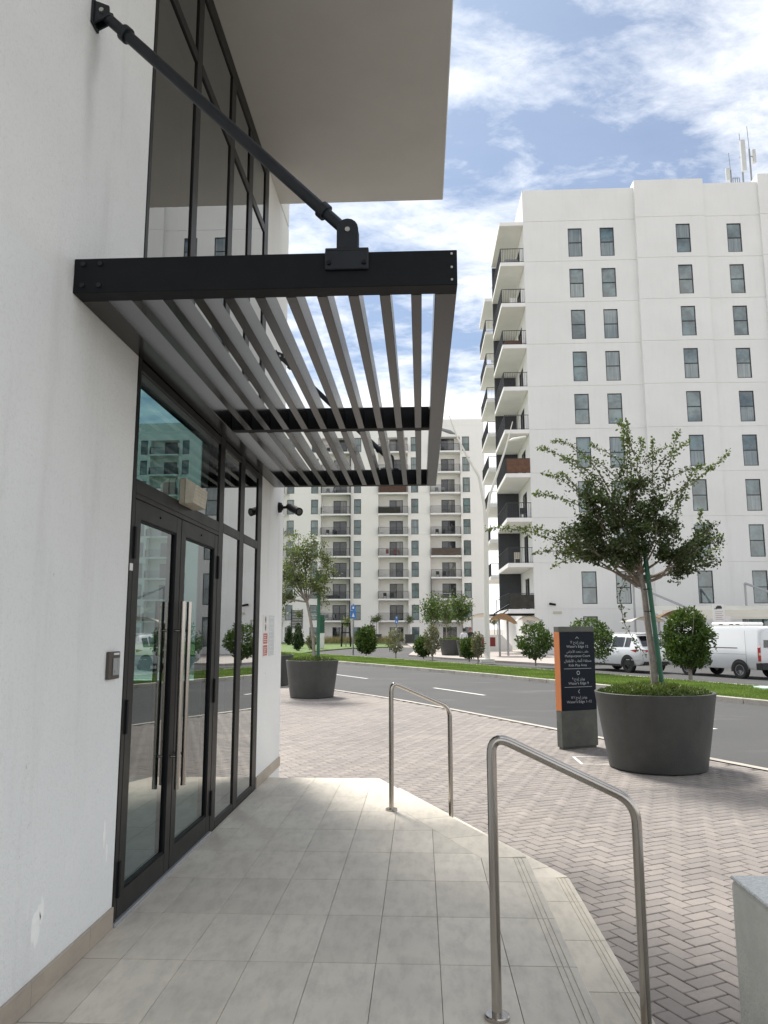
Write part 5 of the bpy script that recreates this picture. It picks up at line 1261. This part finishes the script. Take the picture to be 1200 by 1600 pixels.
# rooftop aerials
def aerial(x, y, z, h, label, panel=None):
    t = thing('rooftop_antenna', label, 'antenna', (x, y, z), 'aerials on the tower roof'); b = MB(); b.tube([(x, y, z), (x, y, z+h*.72)], .07, 8); b.tube([(x, y, z+h*.72), (x-.05, y, z+h)], .025, 6); obj('mast', b, MT['grey'], t)
    if panel: q = MB(); q.bbox(*panel, .03); obj('panel', q, mat('antenna_shell', (.50, .51, .50), .5), t); q = MB(); q.box(min(x, panel[0]), max(x, panel[1]), y-.03, y+.03, (panel[4]+panel[5])/2, (panel[4]+panel[5])/2+.06); obj('bracket', q, MT['grey'], t)
aerial(25.15, 58, 34, 5.4, 'left mast on the tower roof with a small pale box', (24.72, 25.04, 57.8, 58.0, 36.9, 38.0))
aerial(26.1, 58, 34.5, 6.6, 'middle roof mast carrying the long upright white panel', (25.95, 26.3, 57.6, 57.9, 37.6, 40.3))
aerial(26.75, 58, 34.5, 7.2, 'right and tallest roof mast with a small side panel', (26.95, 27.2, 57.85, 58.1, 38.4, 39.6))
t = thing('roof_ladder', 'thin metal ladder rail at the tower roof edge between the masts', 'ladder', (24.5, 58, 34.3)); b = MB()
for x in (25.3, 25.47, 25.64, 25.81): b.tube([(x, 58, 34.3), (x, 58, 37.2)], .035, 6)
b.tube([(25.3, 58, 37.2), (25.81, 58, 37.2)], .035, 6); b.tube([(25.3, 58, 36.5), (25.81, 58, 36.5)], .03, 6); obj('rails', b, MT['grey'], t)

# ------------------------------------------------------------------ vehicles
def carbody(stn):
    # stations: x, zlow, zbelt, ztop, wlow, wbelt, wtop
    b = MB(); rings = []
    for x, zl, zb_, zt, wl, wb, wt in stn:
        h = [(wl*.55, zl), (wl*.93, zl+.02), (wl, zl+.10), (wb, zl+(zb_-zl)*.55), (wb, zb_-.05), (wb*.975, zb_), (wt+(wb*.97-wt)*.12, zt-(zt-zb_)*.16), (wt*.93, zt-.02 if zt-zb_ > .1 else zt-.005), (wt*.6, zt)]
        rings.append([(x, -y, z) for y, z in h]+[(x, y, z) for y, z in h[::-1]])
    n = len(rings[0]); vs = [v for r_ in rings for v in r_]
    fs = [(i*n+k, (i+1)*n+k, (i+1)*n+(k+1)%n, i*n+(k+1)%n) for i in range(len(rings)-1) for k in range(n)]+[tuple(range(n)), tuple(range(len(rings)*n-1, (len(rings)-1)*n-1, -1))]
    b.add(vs, fs); return b
def lerp(stn, x):
    for a, c in zip(stn[:-1], stn[1:]):
        if a[0] <= x <= c[0]: u = (x-a[0])/(c[0]-a[0]+1e-9); return [a[i]+(c[i]-a[i])*u for i in range(7)]
def sideglass(b, stn, x0, x1, lo, hi, side, n=5, off=.008):
    for i in range(n):
        vs = []
        for x in (x0+(x1-x0)*i/n, x0+(x1-x0)*(i+1)/n):
            _, zl, zb_, zt, wl, wb, wt = lerp(stn, x); y0, z0, y1, z1 = wb*.975, zb_, wt+(wb*.97-wt)*.12, zt-(zt-zb_)*.16
            for f in (lo, hi): vs.append((x, side*(y0+(y1-y0)*f+off), z0+(z1-z0)*f))
        b.add(vs, [(0, 2, 3, 1)])
def wheel(parent, x, y, r, rimm, side):
    b = MB(); prof = [(r*.60, -.10), (r*.9, -.11), (r, -.08), (r, .08), (r*.9, .11), (r*.60, .10)]
    n = 28; vs = [(x+q*math.cos(2*math.pi*k/n), y+side*w, r+q*math.sin(2*math.pi*k/n)) for q, w in prof for k in range(n)]
    b.add(vs, [(i*n+k, i*n+(k+1)%n, (i+1)*n+(k+1)%n, (i+1)*n+k) for i in range(5) for k in range(n)]); o = obj('tyre', b, MT['rubber'], parent, True)
    b = MB(); yy = y+side*.07
    b.tube([(x, yy-side*.05, r), (x, yy-side*.045, r)], r*.6, 24); b.tube([(x, yy-.02*side, r), (x, yy+.02*side, r)], r*.14, 12)
    for k in range(10):
        a = 2*math.pi*k/10+.15; ca, sa = math.cos(a), math.sin(a); p = [(x+ca*r*.1, yy, r+sa*r*.1), (x+ca*r*.58, yy+side*.01, r+sa*r*.58)]; b.tube(p, [r*.07, r*.045], 5)
    vs = [(x+q*math.cos(2*math.pi*k/n), yy+side*w, r+q*math.sin(2*math.pi*k/n)) for q, w in ((r*.62, .03), (r*.55, .03), (r*.55, -.03)) for k in range(n)]
    b.add(vs, [(i*n+k, i*n+(k+1)%n, (i+1)*n+(k+1)%n, (i+1)*n+k) for i in range(2) for k in range(n)]); obj('rim', b, MT[rimm], o, True)
def arch(b, x, r, w, side, wd=.05, rr=.43):
    n = 20
    for k in range(n):
        a0, a1 = math.pi*(-.06+1.12*k/n), math.pi*(-.06+1.12*(k+1)/n)
        b.add([(x, side*(w+.004), r), (x+rr*math.cos(a0), side*(w+.004), r+rr*math.sin(a0)), (x+rr*math.cos(a1), side*(w+.004), r+rr*math.sin(a1))], [(0, 1, 2)])
# SUV
S1 = [(0, .52, .92, .98, .80, .84, .70), (.06, .42, .98, 1.04, .86, .90, .76), (.18, .34, 1.02, 1.12, .90, .92, .74), (.34, .32, 1.04, 1.36, .91, .93, .70), (.55, .30, 1.05, 1.60, .91, .935, .67), (.75, .30, 1.05, 1.665, .91, .935, .67), (1.3, .28, 1.04, 1.70, .91, .935, .68), (2.1, .28, 1.02, 1.70, .91, .93, .68), (2.75, .28, 1.01, 1.62, .91, .93, .66),
      (3.1, .28, 1.0, 1.40, .91, .93, .68), (3.5, .29, .99, 1.08, .90, .92, .74), (3.9, .30, .93, 1.0, .90, .91, .74), (4.3, .32, .84, .90, .87, .88, .70), (4.5, .38, .72, .76, .78, .8, .6), (4.56, .45, .62, .66, .7, .72, .5)]
v = thing('parked_car', 'white sport utility vehicle parked behind the slender tree trunk, seen from its left rear', 'car'); obj('body', carbody(S1), MT['carpaint'], v, True)
b = MB()
for s_ in (-1, 1):
    for x0, x1 in ((.72, 1.05), (1.12, 1.88), (1.96, 2.75)): sideglass(b, S1, x0, x1, .14, .92, s_)
vs = []
for x, zt, w in ((.20, 1.15, .62), (.34, 1.37, .58), (.52, 1.575, .54)): vs += [(x-.012, -w, zt+.004), (x-.012, w, zt+.004)]
b.add(vs, [(0, 1, 3, 2), (2, 3, 5, 4)]); vs = [(2.82, -.58, 1.605), (2.82, .58, 1.605), (3.46, -.66, 1.125), (3.46, .66, 1.125)]; b.add(vs, [(0, 1, 3, 2)]); obj('window', b, MT['carglass'], v)
b = MB()
for s_ in (-1, 1):
    for x in (.83, 3.55): arch(b, x, .36, .936, s_)
b.box(-.01, .10, -.72, .72, .36, .50)
for s_ in (-1, 1): b.box(1.3, 3.1, s_*.925 if s_ > 0 else -.935, .935 if s_ > 0 else -.925, .27, .36)
b.bbox(.30, .62, -.60, .60, 1.64, 1.68, .01); obj('trim', b, MT['plastic'], v)
for s_ in (-1, 1):
    b = MB(); b.add([(.30, s_*.945, 1.03), (.62, s_*.945, .985), (.30, s_*.945, .90), (.02, s_*.80, .88), (-.015, s_*.50, .93), (-.015, s_*.50, 1.0), (.02, s_*.80, 1.03)], [(0, 1, 2), (0, 2, 3, 6), (6, 3, 4, 5)]); obj('tail_light', b, MT['tail'], v)
    b = MB(); b.tube([(.7, s_*.60, 1.70), (1.0, s_*.60, 1.735), (2.4, s_*.60, 1.725), (2.7, s_*.60, 1.66)], .018, 8); obj('roof_rail', b, MT['silver'], v)
    for x in (1.35, 2.3): b = MB(); b.bbox(x, x+.2, .935*s_-.012, .935*s_+.012, .92, .95, .004); obj('door_handle', b, MT['silver'], v)
    for x in (.83, 3.55): wheel(v, x, s_*.84, .36, 'rimdark', s_)
b = MB(); b.bbox(-.02, .0, -.26, .26, .70, .81, .003); obj('number_plate', b, MT['pink'], v)
b = MB(); b.box(-.012, .03, -.5, .5, .855, .875); b.box(.1, .9, .937, .944, .56, .585); obj('crease_trim', b, MT['silver'], v)
v.rotation_euler.z = math.atan2(ty, tx)
# left rear wheel (local .83, +.84) must stand at (9.08, 33.5)
def park(v, lx, ly, X, Y, z=G-.016):
    a = v.rotation_euler.z; v.location = (X-(lx*math.cos(a)-ly*math.sin(a)), Y-(lx*math.sin(a)+ly*math.cos(a)), z)
v.scale = (.95,)*3; park(v, .83*.95, .84*.95, 8.72, 33.2)
# van
S2 = [(0, .50, 1.0, 1.80, .80, .84, .74), (.05, .40, 1.08, 1.90, .83, .86, .76), (.15, .36, 1.10, 1.96, .84, .865, .77), (1.0, .34, 1.1, 1.99, .84, .865, .78), (2.5, .34, 1.1, 1.99, .84, .865, .78), (3.4, .34, 1.08, 1.96, .84, .865, .77), (3.8, .34, 1.06, 1.84, .84, .865, .74), (4.3, .34, 1.02, 1.34, .84, .86, .70), (4.55, .36, .92, 1.08, .82, .84, .66), (4.7, .42, .72, .82, .74, .76, .6)]
v = thing('parked_van', 'white panel van parked at the right edge with rooftop unit, seen from its left rear', 'van'); obj('body', carbody(S2), MT['carpaint'], v, True)
b = MB()
for s_ in (-1, 1): sideglass(b, S2, 2.95, 3.9, .12, .86, s_)
b.add([(-.012, -.66, 1.18), (-.012, .66, 1.18), (.012, .62, 1.74), (.012, -.62, 1.74)], [(0, 1, 2, 3)]); b.add([(3.86, -.62, 1.80), (3.86, .62, 1.80), (4.30, .66, 1.37), (4.30, -.66, 1.37)], [(0, 1, 2, 3)]); obj('window', b, MT['carglass'], v)
b = MB()
for s_ in (-1, 1):
    for x in (.95, 3.55): arch(b, x, .33, .866, s_, rr=.40)
b.bbox(-.06, .22, -.86, .86, .36, .62, .02); b.box(1.0, 2.35, .867, .874, 1.135, 1.165); b.box(1.0, 2.35, -.874, -.867, 1.135, 1.165); obj('trim', b, MT['plastic'], v)
b = MB()
for x in (2.38, .62): b.box(x, x+.008, .8665, .8685, .40, 1.80)
b.box(.65, 2.37, .8665, .8685, .92, .926); b.box(-.012, .0, -.004, .004, .6, 1.8); obj('panel_gap', b, MT['plastic'], v)
for s_ in (-1, 1):
    b = MB(); b.bbox(-.02, .10, s_*.865-.03, s_*.865+.008, .68, 1.20, .008); L_ = obj('tail_light', b, MT['tail'], v); b = MB(); b.box(-.024, .05, s_*.865-.02, s_*.865+.011, .90, .99); obj('indicator', b, MT['tailw'], L_)
    for x in (.95, 3.55): wheel(v, x, s_*.775, .33, 'rim', s_)
b = MB(); b.bbox(.9, 2.5, -.55, .55, 1.985, 2.13, .05); obj('roof_unit', b, MT['whitepaint'], v); b = MB()
for x in (1.1, 1.4, 1.9): b.box(x, x+.18, .551, .556, 2.03, 2.07)
obj('roof_unit_vent', b, MT['plastic'], v)
b = MB(); b.bbox(-.03, -.012, -.26, .26, .72, .83, .003); obj('number_plate', b, MT['pink'], v)
v.rotation_euler.z = math.atan2(ty, tx); v.scale = (.97,)*3; park(v, .92, .75, 11.8, 29.4)

# ------------------------------------------------------------------ people by the far planter
def person(x, y, z, face, h, lab, top, hairm, lower):
    t = thing('person', lab, 'person', (x, y, z)); k = h/1.75
    J_ = {'pel': (0,0,.95), 'wst': (0,0,1.10), 'chs': (0,.01,1.35), 'nck': (0,0,1.50), 'hd0': (0,-.01,1.58), 'hd1': (0,-.02,1.70), 'ls': (-.19,0,1.43), 'le': (-.24,-.04,1.15), 'lw': (-.20,-.20,.98), 'lh': (-.18,-.27,.95), 'rs': (.19,0,1.43), 're': (.25,-.02,1.15), 'rw': (.24,-.12,.92), 'rh': (.24,-.17,.86),
         'lk': (-.10,-.02,.50), 'la': (-.11,.02,.09), 'lt': (-.11,-.15,.04), 'lp': (-.09,0,.88), 'rp': (.09,0,.88), 'rk': (.11,-.03,.50), 'ra': (.12,.02,.09), 'rt': (.12,-.15,.04)}
    E_ = [('pel','wst'),('wst','chs'),('chs','nck'),('nck','hd0'),('hd0','hd1'),('chs','ls'),('ls','le'),('le','lw'),('lw','lh'),('chs','rs'),('rs','re'),('re','rw'),('rw','rh'),('pel','lp'),('lp','lk'),('lk','la'),('la','lt'),('pel','rp'),('rp','rk'),('rk','ra'),('ra','rt')]
    RD = dict(pel=.13, wst=.12, chs=.15, nck=.055, hd0=.085, hd1=.085, ls=.065, le=.045, lw=.03, lh=.035, rs=.065, re=.045, rw=.03, rh=.035, lk=.06, la=.04, lt=.04, lp=.09, rp=.09, rk=.06, ra=.04, rt=.04)
    ks = list(J_); me = bpy.data.meshes.new('body'); me.from_pydata([tuple(c*k for c in J_[q]) for q in ks], [(ks.index(a), ks.index(b_)) for a, b_ in E_], [])
    o = bpy.data.objects.new('body', me); C.objects.link(o); sm = o.modifiers.new('s', 'SKIN'); 
    for i, q in enumerate(ks): me.skin_vertices[0].data[i].radius = (RD[q]*k, RD[q]*k*(.72 if q in ('pel', 'wst', 'chs') else 1))
    me.skin_vertices[0].data[0].use_root = True; o.modifiers.new('u', 'SUBSURF').levels = 1
    m2 = bpy.data.meshes.new_from_object(o.evaluated_get(bpy.context.evaluated_depsgraph_get())); bpy.data.objects.remove(o)
    for m in (MT['skin'], MT[top], MT[lower]): m2.materials.append(m)
    for p in m2.polygons:
        c = p.center/k; p.use_smooth = True; p.material_index = 2 if c.z < .98 and abs(c.x) < .19 and c.y > -.2 else (1 if c.z < 1.49 and (abs(c.x) < .23 or c.z > 1.12) else 0)
    o = bpy.data.objects.new('body', m2); C.objects.link(o); o.parent = t
    b = MB(); b.lathe([(.0, .135), (.07, .12), (.10, .06), (.105, 0), (.095, -.06), (.05, -.09)], (0, .02*k, 1.66*k), 16); h_ = bpy.data.objects.new('hair', b.mesh('hair', MT[hairm], smooth=True)); C.objects.link(h_); h_.parent = t
    t.rotation_euler.z = face
person(2.78, 50.3, G+.1, R(200), 1.72, 'dark haired person in a white shirt standing behind the far dark planter', 'shirt', 'hair', 'trousers')
person(3.25, 51.2, G+.1, R(20), 1.78, 'person with a reddish head covering standing beside the one in white', 'greyscreen', 'redcloth', 'trousers')
